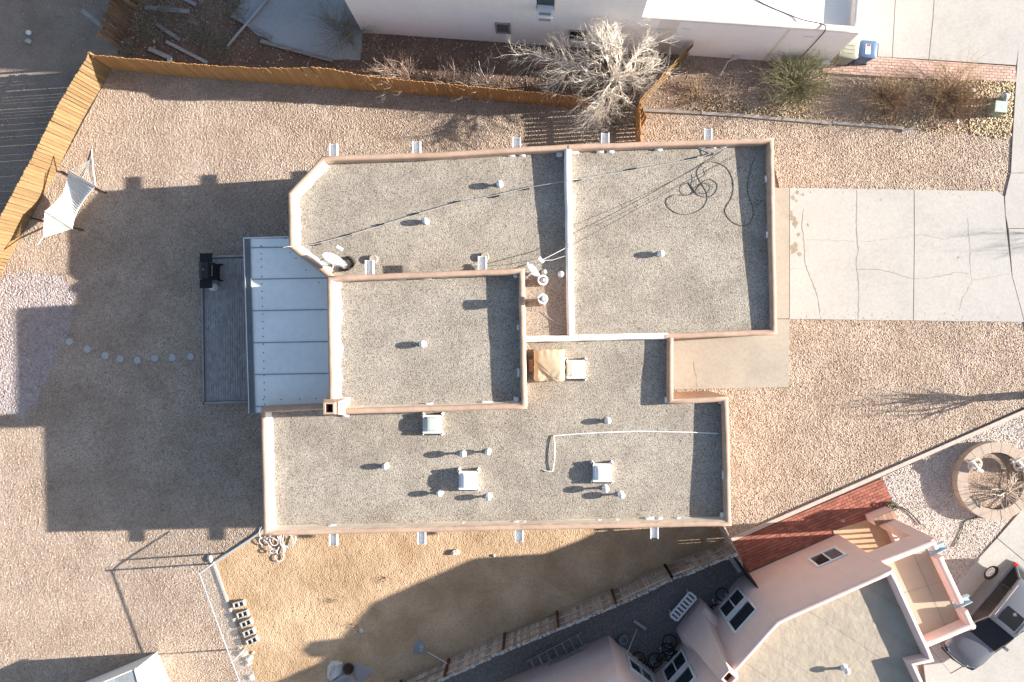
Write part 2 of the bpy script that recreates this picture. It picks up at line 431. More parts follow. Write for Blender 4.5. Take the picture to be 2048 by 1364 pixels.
def wob(pts, amp, n=5, sd=1):
    r = random.Random(sd); out = []
    for i in range(len(pts)):
        a, b = pts[i], pts[(i+1) % len(pts)]
        for k in range(n):
            t = k/n; out.append((a[0]+(b[0]-a[0])*t+r.uniform(-amp, amp), a[1]+(b[1]-a[1])*t+r.uniform(-amp, amp)))
    return out
zone('gravel_patch', wob(LIL, 3.5, 4, 3), .006, 'lilac', 'lilac grey gravel patch near the cedar fence')
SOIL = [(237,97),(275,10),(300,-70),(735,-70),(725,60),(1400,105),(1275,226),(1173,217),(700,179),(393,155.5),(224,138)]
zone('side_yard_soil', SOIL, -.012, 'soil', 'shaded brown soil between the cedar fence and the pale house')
BED = [(1400,105),(1290,110),(1275,226),(1480,233),(1640,246),(1860,263),(2022,268),(2032,160),(1660,164),(1655,128)]
zone('planting_bed', BED, -.008, 'bed', 'weedy planting bed with dead leaves beside the brick strip')
DIRT = [(427,1127),(545,1052),(900,1000),(1450,1035),(1455,1083),(1374,1115),(804,1363),(690,1420),(535,1420),(504,1334)]
zone('dirt_yard', DIRT, -.004, 'dirt', 'sandy orange dirt side yard below the house')
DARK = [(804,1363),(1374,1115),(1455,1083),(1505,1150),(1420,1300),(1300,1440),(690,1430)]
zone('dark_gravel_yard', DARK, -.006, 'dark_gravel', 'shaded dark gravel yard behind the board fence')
WG = [(1760,956),(2110,798),(2110,930),(1956,1117),(1900,1190),(1850,1270),(1690,1160),(1786,1014)]
zone('pale_gravel_yard', WG, -.002, 'white_gravel', 'pale speckled gravel around the round planter')

def crack(mb, pts, w, z, sd=0):
    r = random.Random(sd); pts = [P(a, b) for a, b in pts]; q = []
    for i in range(len(pts)-1):
        L = (pts[i+1]-pts[i]).length; k = max(2, int(L/.12))
        for j in range(k): q.append(pts[i].lerp(pts[i+1], j/k)+Vector((r.uniform(-.025,.025), r.uniform(-.025,.025), 0)))
    q.append(pts[-1]); vs = []; f = []
    for i, p in enumerate(q):
        d = (q[min(i+1, len(q)-1)]-q[max(i-1, 0)]).normalized(); nn = Vector((-d.y, d.x, 0)); ww = w*r.uniform(.25, 1.0)/2
        vs += [(p+nn*ww)[:2]+(z,), (p-nn*ww)[:2]+(z,)]
    for i in range(len(q)-1): f.append((2*i, 2*i+1, 2*i+3, 2*i+2))
    mb.add(vs, f)
def slabs(name, label, polys, z, mat):
    root = bpy.data.objects.new(name, None); C.objects.link(root); root.location = P(*polys[0][0]); root['kind'] = 'structure'; root['label'] = label
    for p in polys:
        MB().prism(PL(p), -.1, z).build('slab', MT[mat], root)
    return root
dw = slabs('driveway', 'pale cracked concrete driveway slabs in front of the garage',
      [[(1579,376),(1826.5,380),(1827,480),(1825,641),(1579,638)], [(1828,380),(1992,383),(2006,392),(2011,455),(2022,550),(2047,644),(1826.4,641),(1828.4,480)]], .045, 'conc')
K = lambda L, ox, oy, s: [(ox+a/s, oy+b/s) for a, b in L]
cr = MB()
for i, c in enumerate([[(755,-90),(745,0),(760,120),(765,230),(830,390),(860,555)], [(1068,-200),(1065,0),(1070,60),(1075,150),(1060,230),(1075,300),(1080,400),(1075,550)],
        [(770,85),(900,90),(1050,95)], [(1120,100),(1220,85),(1400,62)], [(1480,60),(1560,82),(1700,65),(1860,35),(1935,20)], [(675,260),(750,255)],
        [(1070,260),(1200,262),(1300,285),(1395,318),(1480,310),(1600,290),(1650,275),(1720,285)], [(1715,-40),(1725,60),(1730,200),(1735,300),(1745,325),(1690,420),(1665,500)], [(1740,325),(1850,305),(1960,285)],
        [(400,-10),(410,100)], [(1400,62),(1440,55),(1480,60)]]):
    crack(cr, K(c, 1348, 450, 2.926), (.026 if i in (0, 1, 6) else .016), .0495, i)
cr.build('crack', MT['crack'], dw)
st = MB(); r_ = random.Random(4)
for (x, y, s) in [(1760,400,2),(1915,515,2.5),(1585,396,5),(1592,402,3),(1582,428,5),(1586,437,8),(1590,448,7),(1596,470,4),(1590,492,6),(1586,500,9),(1598,508,5),(1594,385,4),(1615,450,3),(1605,390,3)]:
    st.sheet([P2(x+s*.9*math.cos(a*.7)*r_.uniform(.5,1.2), y+s*1.2*math.sin(a*.7)*r_.uniform(.5,1.2)) for a in range(9)], .0468+.0001*len(st.f))
st.build('stain', MT['oil'], dw)
ap = slabs('garage_apron', 'beige concrete apron and front walk wrapped round the garage corner', [[(1500,376),(1577.8,376),(1577.8,637),(1500,637)], [(1300,640),(1577.8,638.6),(1577,774),(1470,776),(1300,780)]], .05, 'conc2')
cr = MB(); crack(cr, K([(115,800),(125,880),(135,948)], 1348, 450, 2.926), .02, .054, 30); crack(cr, [(1345,668),(1380,690)], .01, .054, 31); cr.build('crack', MT['crack'], ap)
nd = slabs('neighbour_driveway', 'pale concrete driveway beside the trash bins', [[(1640,-120),(1796,-120),(1788,20),(1783,115.5),(1655,108)], [(1797.3,-120),(1874,-120),(1864,40),(1856,119.5),(1784.3,115.6),(1789.3,20)], [(1875.2,-120),(2050,-120),(2046,20),(2031,131),(1857.3,119.6),(1865.3,40)]], .045, 'conc')
sw = slabs('sidewalk', 'pale concrete street sidewalk along the right edge', [[(2051.5,-120),(2400,-120),(2400,340),(2021,346),(2024,290),(2032.5,145)], [(2020.5,347.2),(2400,341.2),(2400,452),(2016,457),(2010.5,430),(2009,395)],
      [(2016.5,458.2),(2400,453.2),(2400,700),(2062,700),(2048,642),(2024,552)], [(2062.4,701.2),(2400,701.2),(2400,900),(2110,798),(2067,806)]], .04, 'conc')
sd_ = slabs('side_driveway', 'grey concrete driveway under the parked car', [[(2060,1000),(1994,1075.5),(2080,1148),(2300,1148),(2300,1000)], [(1993,1076.5),(1956,1117),(1900,1188),(1840,1270),(1900,1345),(2080,1240),(2080,1149.5)], [(1840,1272),(1860,1440),(2300,1440),(2300,1150),(2082,1149.5),(2082,1242),(1901,1347)]], .04, 'conc')
ol = MB().prism(PL(wob([(506,-60),(478,10),(466,30),(500,60),(560,92),(666,121),(722,120),(724,64),(730,-60)], 2, 4, 5)), -.1, .03).build('old_slab', MT['conc3']); struct(ol, 'grey concrete slab beside the pale house wall')

def pavers(root, poly, ang, w, h, gap, z, matname, bond='run', limit=300, name='paver', th=.05):
    poly = [Vector(p) for p in poly]; c, s = math.cos(ang), math.sin(ang)
    to = lambda p: Vector((p.x*c+p.y*s, -p.x*s+p.y*c)); fr = lambda p: Vector((p.x*c-p.y*s, p.x*s+p.y*c))
    lp = [to(p) for p in poly]; x0 = min(p.x for p in lp); x1 = max(p.x for p in lp); y0 = min(p.y for p in lp); y1 = max(p.y for p in lp)
    W, Hh = w-gap, h-gap; b = .006
    mb = MB(); mb.add([(-W/2,-Hh/2,0),(W/2,-Hh/2,0),(W/2,Hh/2,0),(-W/2,Hh/2,0),(-W/2,-Hh/2,th-b),(W/2,-Hh/2,th-b),(W/2,Hh/2,th-b),(-W/2,Hh/2,th-b),(-W/2+b,-Hh/2+b,th),(W/2-b,-Hh/2+b,th),(W/2-b,Hh/2-b,th),(-W/2+b,Hh/2-b,th)],
        [(8,9,10,11)]+[(i,(i+1)%4,4+(i+1)%4,4+i) for i in range(4)]+[(4+i,4+(i+1)%4,8+(i+1)%4,8+i) for i in range(4)])
    me = bpy.data.meshes.new(name); me.from_pydata(mb.v, [], mb.f); me.materials.append(MT[matname])
    rest = MB(); n = 0; row = 0; r = random.Random(11); y = y0
    while y < y1:
        x = x0-(w/2 if (row % 2 and bond == 'run') else 0)
        while x < x1:
            cc = Vector((x+w/2, y+h/2)); cor = [Vector((cc.x+sx*W/2, cc.y+sy*Hh/2)) for sx, sy in ((-1,-1),(1,-1),(1,1),(-1,1))]
            ins = [inpoly(p, lp) for p in cor]
            if all(ins):
                zz = z+r.uniform(-.004, .004)
                if n < limit:
                    p = fr(cc); link(name, me, root, (p.x, p.y, zz-th), (r.uniform(-.01,.01), r.uniform(-.01,.01), ang+r.uniform(-.012,.012))); n += 1
                else: rest.prism([fr(p) for p in cor], zz-th, zz)
            elif any(ins) or inpoly(cc, lp):
                q = clip(cor, lp)
                if len(q) > 2: rest.prism([fr(p) for p in q], z-th, z+r.uniform(-.003,.003))
            x += w
        y += h; row += 1
    if rest.v:
        o = rest.build(name, MT[matname], root); o['kind'] = 'stuff'
# patio
pt = MB().prism(PL([(405,514),(660,508),(668,806),(408,806)]), -.1, .02).build('patio', MT['joint2']); struct(pt, 'brown brick paver patio half under the metal cover')
pavers(pt, PL([(410,519),(512,515),(520,800),(412,802)]), math.radians(90.5), .2, .1, .006, .055, 'brickg')
for a, b in (((404.5,514),(409,808)), ((404,514.5),(520,510.5)), ((408,805.5),(510,803))):
    o = MB().bar(P(*a)+Vector((0,0,.05)), P(*b)+Vector((0,0,.05)), .085, .13).build('edging', MT['plank'], pt)
stn = MB(); r_ = random.Random(9)
def blob(cx, cy, rx, ry, r, n=14, jag=.4):
    return [P2(cx+rx*math.cos(2*math.pi*k/n)*r.uniform(1-jag, 1), cy+ry*math.sin(2*math.pi*k/n)*r.uniform(1-jag, 1)) for k in range(n)]
for k in range(110):
    x, y = (r_.gauss(426,7), r_.gauss(648,7)) if k < 75 else (r_.gauss(446,2.5), r_.gauss(612,8)) if k < 95 else (r_.gauss(430,12), r_.gauss(620,18))
    q_ = r_.uniform(.6,2.2); stn.sheet(blob(max(x,413), y, q_, q_, r_, 7), .0622+k*.00003)
stn.build('stain', MT['paint_white'], pt)
# red path and pink brick strip
rp = MB().sheet(PL([(1455,1083),(1764,953),(1792,1014),(1676,1069),(1497,1146),(1474,1112)]), .004).build('brick_path', MT['joint']); struct(rp, 'red brick paver path along the pink house')
pavers(rp, PL([(1458,1086),(1763,957),(1789,1011),(1676,1065),(1498,1142),(1474,1110)]), math.radians(23), .26, .13, .010, .04, 'brickr')
bs = MB().sheet(PL([(1640,118),(1660,112),(1856,121.5),(2031,133),(2033,166),(1850,160),(1655,150)]), .004).build('brick_strip', MT['joint']); struct(bs, 'pink brick paver strip below the neighbour driveway')
pavers(bs, PL([(1645,112),(1700,111),(1856,121.5),(2030,133.5),(2032,164),(1850,158),(1645,146)]), math.radians(-3.6), .24, .12, .010, .04, 'brickp')
# edging kerbs
kb = MB().bar(P(1447,1085.5)+Vector((0,0,.03)), P(2112,794)+Vector((0,0,.03)), .155, .14).build('garden_kerb', MT['kerb']); tag(kb, 'long straight concrete kerb between tan gravel and red brick path', 'kerb')
tb = thing('timber_edging', 'line of weathered timber edging between gravel strip and planting bed', 'edging', P(1285,221))
for a, b in (((1285,221),(1400,227)), ((1402,227),(1500,233)), ((1500,234),(1640,245)), ((1641,245.5),(1662,248)), ((1664,246),(1805,257)), ((1803,262),(1830,256))):
    MB().bar(P(*a)+Vector((0,0,.04)), P(*b)+Vector((0,0,.04)), .11, .12).build('timber', MT['plank'], tb)

# ------------------------------------------------------------------ the adobe house
ZL, ZH, TH = 3.45, 4.79, .21
house = thing('adobe_house', 'flat roofed tan stucco house with gravel roofs and white roof coating', 'house', P(1050,690))
def wall_prof(zt, zb, w=TH, z0=0.0):
    return [(0, z0), (0, zt-.09), (.012, zt-.045), (.035, zt-.015), (.07, zt), (w-.07, zt), (w-.035, zt-.015), (w-.012, zt-.045), (w, zt-.09), (w, zb)]
def wall(path, zt, zb, mat='stucco', side=1, closed=False, w=TH, name='wall', parent=house, jit=.009):
    mb = MB(); sweep(mb, PL(path, zt), wall_prof(zt, zb, w), side, closed, jit, .45)
    return mb.build(name, MT[mat], parent, smooth=50)
pyof = lambda y: NY-y*F/(H-3.1)
deckA = lambda x, y: ZL-.27-.20*(668-pyof(y))/375
deckB = lambda x, y: ZL-.25-.16*(668-pyof(y))/385
deckE = lambda x, y: ZL-.30-.17*(pyof(y)-670)/390
deckF = lambda x, y: ZH-.43+.07*(pyof(y)-545)/270
NWP = [(1137,287.5),(860,304),(644,311),(574.5,385),(577,496),(654,555),(690,583)]
wall(NWP, ZL, 2.7)
wall([(1137,287.5),(1548,274.5),(1555,669.5),(1330,678)], ZL+.006, 2.7, side=-1)
wall([(1347,674),(1347,798),(1457.5,792),(1464,1053),(900,1064),(526,1072.5),(520,814),(700,807)], ZL-.006, 2.6, side=-1)
wall([(653,551),(1048.5,536),(1053.5,818),(657,830)], ZH, 3.9, side=-1, closed=True)
wall([(1128.5,296),(1135,676)], ZL-.02, 2.8, 'coat', side=1, w=.27, name='divider_wall', jit=.014)
wall([(1042,671.7),(1140,670),(1225,667.5),(1336,665)], ZL-.012, 2.7, 'coat', side=-1, w=.235, name='divider_wall', jit=.012)
pd = lambda pts, fn, nm='roof_deck': MB().sheet(PL(pts, 3.1), fn).build(nm, MT['roof'], house)
pd([(1138,292),(648,314),(579,388),(581,496),(657,553),(1046,541),(1052,672),(1141,669)], deckA)
pd([(1136,291),(1544,279),(1551,665),(1138,672)], deckB)
pd([(1052,676),(1343,668),(1343,801),(1454,796),(1460,1049),(530,1068),(524,817),(1050,814)], deckE)
MB().sheet(PL([(657,555),(1044,540),(1049,814),(661,826)], 4.3), deckF).build('roof_deck', MT['roof'], house)
# sloping white coating on the inner parapet faces, with a ragged lower edge on the gravel
def flash(path, zt, fn, mat='coat', w=TH, side=1, lap=(.03,.13), top=.10, sd=1, cover=1.0):
    r = random.Random(sd); path = PL(path, zt); mb = MB()
    for i in range(len(path)-1):
        a, b = path[i], path[i+1]; d = (b-a).normalized(); nn = Vector((-d.y, d.x))*side; L = (b-a).length; k = max(2, int(L/.14)); rows = []
        e = r.uniform(*lap)
        for j in range(k+1):
            t = (w*.55+(L-w*1.1)*j/k); p = a+d*t; e = .6*e+.4*r.uniform(*lap)
            p1 = p+nn*(w-.02); p2 = p+nn*(w+.022); p3 = p+nn*(w+.045+e)
            rows.append([(p1.x,p1.y,zt-top+.06+.012), (p2.x,p2.y,zt-top-.02+r.uniform(-.02,.02)), (p2.x+nn.x*.03,p2.y+nn.y*.03,fn(p2.x,p2.y)+.05), (p3.x,p3.y,fn(p3.x,p3.y)+.004)])
        vs = [v for q in rows for v in q]; f = []
        for j in range(k):
            for m in range(3):
                q = (j*4+m, (j+1)*4+m, (j+1)*4+m+1, j*4+m+1); f.append(q if side > 0 else q[::-1])
        mb.add(vs, f)
    return mb.build('flashing', MT[mat], house, smooth=60)
flash([(644,311),(574.5,385),(577,496),(654,555)], ZL, deckA, side=1, sd=1, lap=(.02,.16))
flash([(526,1072.5),(520,814)], ZL, deckE, side=-1, sd=2, lap=(.03,.13))
flash([(657,830),(653,551)], ZH, deckF, side=-1, sd=3, lap=(.03,.26))
flash([(1464,1053),(526,1072.5)], ZL, deckE, 'cream', side=-1, sd=4, lap=(.01,.06))
flash([(1053.5,818),(657,830)], ZH, deckF, 'cream', side=-1, sd=5, lap=(.0,.04), top=.2)
# white coating dabs beside the scuppers and in corners: (x, y, half width, depth)
def dab(px, py, w, d, fn, zz, ang=0.0, sd=0, lift=.05):
    w *= 1.35; d *= 1.25; r = random.Random(int(px*7+py)); c = P(px, py, zz); mb = MB(); n = 12; vs = []; zc = fn(c.x, c.y)
    for ring, (k, h) in enumerate(((1.0, .004), (.75, .045), (.35, .06))):
        for i in range(n):
            a = 2*math.pi*i/n; q = k*r.uniform(.82, 1.08); x = w*q*max(-.85, min(.85, 1.25*math.cos(a))); y = d*q*max(-.85, min(.85, 1.25*math.sin(a)))
            vs.append((c.x+x*math.cos(ang)-y*math.sin(ang), c.y+x*math.sin(ang)+y*math.cos(ang), zc+(h+lift if ring else .0)))
    f = [(j*n+i, j*n+(i+1)%n, (j+1)*n+(i+1)%n, (j+1)*n+i) for j in range(2) for i in range(n)]+[tuple(range(2*n, 3*n))]
    mb.add(vs, f); mb.build('coating_dab', MT['coat'], house, smooth=60)
for x, y, w_, d_ in [(656,322,.12,.09),(678,321.5,.10,.08),(722.5,320,.13,.09),(822,317.5,.13,.09),(843,316,.10,.09),(923,312.5,.09,.08),(1023,308.5,.13,.09),(1044,308,.12,.09)]: dab(x, y, w_, d_, deckA, 3.0, .03)
for x, y, w_, d_ in [(1120,306,.12,.14),(1085,538+8,.01,.01)][:1]: dab(x, y, w_, d_, deckA, 3.0)
for x, y, w_, d_ in [(1150,303,.14,.1),(1201,301.5,.13,.10),(1221,301,.12,.10),(1317,297,.14,.10),(1404,293,.13,.08),(1427,292,.12,.09),(1447,291.5,.13,.09)]: dab(x, y, w_, d_, deckB, 3.05, .03)
for x, y in [(1534,358),(1536,470),(1542,650)]: dab(x, y, .07, .13, deckB, 3.1)
for x, y, w_, d_ in [(664,1056,.17,.10),(747,1056,.08,.07),(832,1053,.13,.08),(851,1053,.10,.08),(925,1050.5,.11,.08),(1031,1048,.13,.08),(1047,1048,.10,.08),(1198,1045,.17,.08),(1233,1044,.12,.08),(1299,1041,.17,.09),(1318,1041,.12,.08),(1355,1041,.12,.08),(1447,1034,.11,.13),(1447,952,.05,.17),(1333,801,.07,.12),(1441,805,.07,.07)]: dab(x, y-1.5, w_, d_, deckE, 3.05, lift=.10)
for x, y, w_, d_ in [(738,557,.12,.06),(803,556,.17,.07),(857,554.5,.15,.08),(890,553,.16,.07),(730,815,.14,.08),(859,809.5,.14,.08),(973,806,.23,.08),(1032,549,.08,.12),(1034,800,.1,.12),(1038,745,.05,.17),(1037,655,.04,.1)]: dab(x, y, w_, d_, deckF, 4.3)
# scuppers (metal roof spouts)
def scupper(px, py, z, dirn, L=.42, w=.315, mat='wmetal'):
    c = P(px, py, z); mb = MB(); t = .018; s = dirn
    q = .10; e = L+.16
    mb.box((c.x, c.y-s*q, c.z), (w, e, t)); mb.box((c.x-w/2+.02, c.y-s*q, c.z+.07), (.04, e, .14)); mb.box((c.x+w/2-.02, c.y-s*q, c.z+.07), (.04, e, .14))
    return mb.build('scupper', MT[mat], house)
for x, y in [(668,299),(834,294),(1033.5,285.5),(1210,277),(1415,268.5)]: scupper(x, y, 2.98, 1)
for x, y in [(668,1080),(844,1077),(1038.5,1072.5),(1308,1066)]: scupper(x, y, 2.93, -1)
for x, y in [(740,533.5),(965,525.5)]: scupper(x, y, 4.20, 1, .5)
# chimney with its flue opening
mb = MB(); cz = 5.35
def frust(mb, c, a, b, z0, z1, rz=0):
    vs = []
    for (h, z) in ((a, z0), (b, z1)):
        for sx, sy in ((-1,-1),(1,-1),(1,1),(-1,1)):
            x, y = sx*h[0], sy*h[1]; vs.append((c[0]+x*math.cos(rz)-y*math.sin(rz), c[1]+x*math.sin(rz)+y*math.cos(rz), z))
    return mb.add(vs, [(i, (i+1)%4, 4+(i+1)%4, 4+i) for i in range(4)]), vs
c0 = P(666, 815, 5.0)
frust(mb, c0, (.40,.30), (.385,.29), 2.9, 4.85); 
mb2 = MB(); o_, vs = frust(mb, c0, (.385,.29), (.22,.22), 4.85, 5.2)
c1 = Vector((c0.x-.06, c0.y, 0)); rim = MB()
for h0, h1, z0, z1 in ((.22,.20,5.2,5.34),): frust(mb, (c0.x-.05, c0.y), (h0,h0), (h1,h1), 5.19, 5.34)
frust(mb, (c0.x-.05, c0.y), (.20,.20), (.135,.15), 5.34, 5.345); frust(mb, (c0.x-.05, c0.y), (.135,.15), (.13,.145), 5.345, 4.9)
ch = mb.build('chimney', MT['stucco'], house)
mb = MB(); mb.box((c0.x-.05, c0.y, 4.93), (.26,.29,.02)); mb.build('flue', MT['blackp'], ch)
dab(689, 803, .16, .14, deckF, 4.5); dab(690, 830, .12, .08, deckE, 3.2)
# round flues above the cooler
def flue(px, py, r, zb, zt, capmat):
    c = P(px, py, zt); mb = MB()
    mb.lathe((c.x, c.y, 0), [(r*.9, zb-.1), (r*.93, zt-.16), (r*1.04, zt-.14), (r*1.06, zt-.02), (r*.98, zt), (r*.62, zt), (r*.6, zt-.08), (0.001, zt-.08)], 20)
    o = mb.build('flue', MT['stucco'], house, smooth=True)
    mb = MB(); mb.lathe((c.x, c.y, 0), [(r*1.10, zt-.10), (r*1.11, zt+.012), (r*.70, zt+.016), (r*.68, zt-.04)], 20); mb.build('flue_collar', MT['coat'], o, smooth=True)
    mb = MB(); mb.lathe((c.x, c.y, 0), [(r*.5, zt-.07), (r*.5, zt+.02), (r*.3, zt+.05), (0.001, zt+.06)], 16); mb.build('flue_cap', MT[capmat], o, smooth=True)
flue(1086, 560, .175, 3.1, 4.05, 'steel'); flue(1086, 597.5, .165, 3.1, 5.28, 'wmetal')
# vent pipes
def vent(px, py, h, fn, zz=3.1, r=.125):
    c = P(px, py, zz+h); z0 = fn(c.x, c.y)
    mb = MB(); mb.lathe((c.x, c.y, z0), [(.13,-.02),(.12,.02),(.07,.07),(.045,.10),(.045,h)], 14); o = mb.build('vent_pipe', MT['wmetal'], house, smooth=True)
    mb = MB(); mb.lathe((c.x, c.y, z0+h), [(.04,-.06),(r*.8,-.06),(r,-.01),(r*1.02,.05),(r*.9,.11),(r*.55,.15),(.001,.165)], 16); mb.build('vent_cap', MT['wmetal'], o, smooth=True)
for x, y, h in [(851,442,.16),(999,366.5,.23)]: vent(x, y, h, deckA)
vent(1122, 548, .25, deckA, r=.11); vent(1089, 543.5, .35, deckA, r=.08)
vent(1322, 507, .17, deckB)
for x, y, h in [(926,908,.34),(975.5,904.5,.26),(770,933,.16),(878,988,.24),(977,995.5,.27),(1212,979,.36),(1243.5,991.5,.32),(1216,842,.17)]: vent(x, y, h, deckE, r=.13 if h > .3 else .115)
vent(845, 688, .17, deckF, 4.4)
# skylights
def skylight(px, py, mat, h, fn=deckE, w=.66, d=.66):
    c = P(px, py, 3.1+h); z0 = fn(c.x, c.y); mb = MB(); r = random.Random(int(px))
    frust(mb, c, (w/2,d/2), (w/2-.015,d/2-.015), z0-.05, z0+h); mb.box((c.x, c.y, z0+h), (w+.03, d+.03, .05))
    o = mb.build('skylight', MT['coat'], house)
    for sx, sy in ((-1,-1),(1,-1),(1,1),(-1,1)):
        mb = MB(); frust(mb, (c.x+sx*w*.505, c.y+sy*d*.505), (.11,.05), (.055,.035), z0, z0+h+.03, rz=.785*sx*sy); mb.build('corner_flashing', MT['coat'], o)
    mb = MB(); n = 9; W = w-.10; D = d-.10; vs = []
    for i in range(n+1):
        for j in range(n+1):
            u, v = i/n*2-1, j/n*2-1; k = (1-u**4)*(1-v**4)
            vs.append((c.x+u*W/2, c.y+v*D/2, z0+h+.03+.12*k**.6))
    mb.add(vs, [(i*(n+1)+j, (i+1)*(n+1)+j, (i+1)*(n+1)+j+1, i*(n+1)+j+1) for i in range(n) for j in range(n)])
    mb.build('dome', MT[mat], o, smooth=True)
skylight(864, 848.5, 'skyg', .24); skylight(936, 961.5, 'skyl', .33); skylight(1204.5, 946, 'skyl', .22); skylight(1151.5, 738.5, 'skyl', .25)
# ------------------------------------------------------------------ metal patio cover
cov = thing('patio_cover', 'pale grey metal patio cover with five seams and a gutter', 'patio cover', P(520,650))
ys = [477, 495.5, 558.5, 621.5, 685.5, 749, 813, 826]
def covz(px): return 2.38+(px-487)/170*.34
def cp(px, py): return P(px, py, covz(px))
def xl(py): return 500+(py-478)*.030
def xr(py): return 665 if py > 540 else 600+max(0, (py-478))*1.0
for i in range(len(ys)-1):
    a, b = ys[i]+.7, ys[i+1]-.7; q = [cp(xl(a), a), cp(xr(a), a-.016*(xr(a)-500)), cp(xr(b), b-.016*(xr(b)-500)), cp(xl(b), b)]
    mb = MB(); mb.add([tuple(v) for v in q]+[(v.x, v.y, v.z-.05) for v in q], [(3,2,1,0),(0,1,5,4),(1,2,6,5),(2,3,7,6),(3,0,4,7),(4,5,6,7)]); mb.build('panel', MT['cover'], cov)
    if i: 
        mb = MB(); s_ = ys[i]; mb.bar(cp(xl(s_), s_)+Vector((0,0,-.005)), cp(xr(s_)-12, s_-.016*(xr(s_)-512))+Vector((0,0,-.005)), .035, .05); mb.build('seam', MT['gutter'], cov)
mb = MB(); a, b = cp(494.5,477), cp(505,826.5); mb.bar(a-Vector((0,0,.10)), b-Vector((0,0,.10)), .25, .02); mb.bar(P(488.2,477.5,2.36), P(499,827,2.36), .045, .10); mb.bar(cp(500.5,477.5), cp(510.5,827), .03, .08); mb.build('gutter', MT['gutter'], cov)
mb = MB(); mb.bar(P(487.4,477,2.42), P(498.2,827,2.42), .03, .04); mb.bar(P(487,476.4,2.42), cp(577,473.6)+Vector((0,0,.02)), .04, .05); mb.build('gutter_lip', MT['wmetal'], cov)
mb = MB(); r_ = random.Random(2)
for k in range(22):
    y_ = 490+k*15.3+r_.uniform(-2.5,2.5); c = cp(522+k*.36, y_); mb.lathe((c.x,c.y,c.z), [(.03,-.002),(.028,.012),(.001,.016)], 6)
for x, y in [(580,505),(592,516),(612,540),(638,565),(552,494),(525,494),(527,799),(562,799),(600,798),(632,797),(571,477)]:
    c = cp(x, y); mb.lathe((c.x,c.y,c.z), [(.028,-.002),(.026,.012),(.001,.016)], 6)
o = mb.build('screw', MT['gutter'], cov); o['kind'] = 'stuff'
for x, y in [(494,490),(497,650),(503,815)]:
    p = P(x+3, y, 2.3); MB().box((p.x, p.y, 1.15), (.1,.1,2.3)).build('post', MT['wmetal'], cov)

# ------------------------------------------------------------------ fences
def board_mesh(name, w, th, mat, dog=.2):
    """unit-height board standing on the origin, long side along x"""
    a, b = w/2, th/2; c = w*dog
    pr = [(-a,0),(a,0),(a,1-.012),(a-c,1),(-a+c,1),(-a,1-.012)]
    vs = [(x,-b,z) for x, z in pr]+[(x,b,z) for x, z in pr]; n = len(pr)
    f = [tuple(range(n)), tuple(range(2*n-1, n-1, -1))]+[(i, n+i, n+(i+1)%n, (i+1)%n) for i in range(n)]
    me = bpy.data.meshes.new(name); me.from_pydata(vs, [], f); me.materials.append(MT[mat]); return me
def lerp_tab(tab, x):
    if x <= tab[0][0]: return tab[0][1]
    for (a, u), (b, v) in zip(tab, tab[1:]):
        if x <= b: return u+(v-u)*(x-a)/(b-a)
    return tab[-1][1]
def board_fence(root, pts, me, w, gap, hfn, nm='picket', sd=1, hj=.02, tilt=.01, skip=0.0, z0=.0, off=0.0, limit=300):
    r = random.Random(sd); pts = [P(*p) for p in pts]; cnt = 0
    for i in range(len(pts)-1):
        a, b = pts[i], pts[i+1]; d = b-a; L = d.length; n = max(1, int(L/(w+gap))); ang = math.atan2(d.y, d.x); nn = Vector((-d.y, d.x, 0)).normalized()
        for k in range(n):
            if r.random() < skip: continue
            t = (k+.5)/n; p = a+d*t+nn*(off+r.uniform(-.004,.004)); px = NX+p.x*F/H
            h = hfn(px)+r.uniform(-hj, hj); cnt += 1
            link(nm, me, root, (p.x, p.y, z0), (r.uniform(-tilt,tilt), r.uniform(-tilt,tilt), ang+r.uniform(-.02,.02)), (r.uniform(.93,1.0), 1, h))
def rails(root, pts, zs, mat, off, w=.04, h=.085, nm='rail'):
    q = [P(*p) for p in pts]
    for i in range(len(q)-1):
        d = (q[i+1]-q[i]).normalized(); nn = Vector((-d.y, d.x, 0))*off
        for z in zs: MB().bar(q[i]+nn+Vector((0,0,z)), q[i+1]+nn+Vector((0,0,z)), w, h).build(nm, MT[mat], root)
pk = board_mesh('picket', .138, .02, 'cedar'); pk2 = board_mesh('picket', .138, .02, 'cedar2'); pk3 = board_mesh('picket', .15, .022, 'oldwood', .05); pk4 = board_mesh('board', .13, .022, 'greywood', .05)
FL = [(-110,755),(-5,560),(21,512),(114,340),(164,239),(224,138)]
fl = thing('cedar_fence', 'sunlit golden cedar picket fence behind the hammock', 'fence', P(60,440))
board_fence(fl, FL, pk, .138, .006, lambda x: 1.74, sd=2, hj=.015)
rails(fl, FL, (.35, 1.35), 'cedar', .04); 
for x, y in ((222,134),(164,237),(113,338),(62,434),(18,512),(-8,562)):
    p = P(x-4, y-2); MB().box((p.x, p.y, .75), (.09,.09,1.5)).build('post', MT['cedar'], fl)
FT = [(226,139),(393,155.5),(550,167),(700,179),(845,190),(1033,205),(1182,218)]
ht = [(185,1.72),(480,1.76),(560,1.88),(620,2.2),(665,2.45),(700,2.38),(740,1.98),(790,1.80),(900,1.68),(1030,1.58),(1182,1.45)]
ft = thing('cedar_fence', 'long shaded amber cedar fence between gravel yard and pale house', 'fence', P(700,180))
board_fence(ft, FT, pk2, .138, .004, lambda x: lerp_tab(ht, x), sd=3, hj=.018)
rails(ft, FT, (.35, 1.25), 'cedar2', .04)
FO = [(238,98),(256,56),(275,12),(312,-75)]
fo = thing('old_board_fence', 'old dark weathered board fence at the top left corner', 'fence', P(256,56))
board_fence(fo, FO, pk3, .15, .008, lambda x: 1.66, sd=4, hj=.12, tilt=.04, skip=.02)
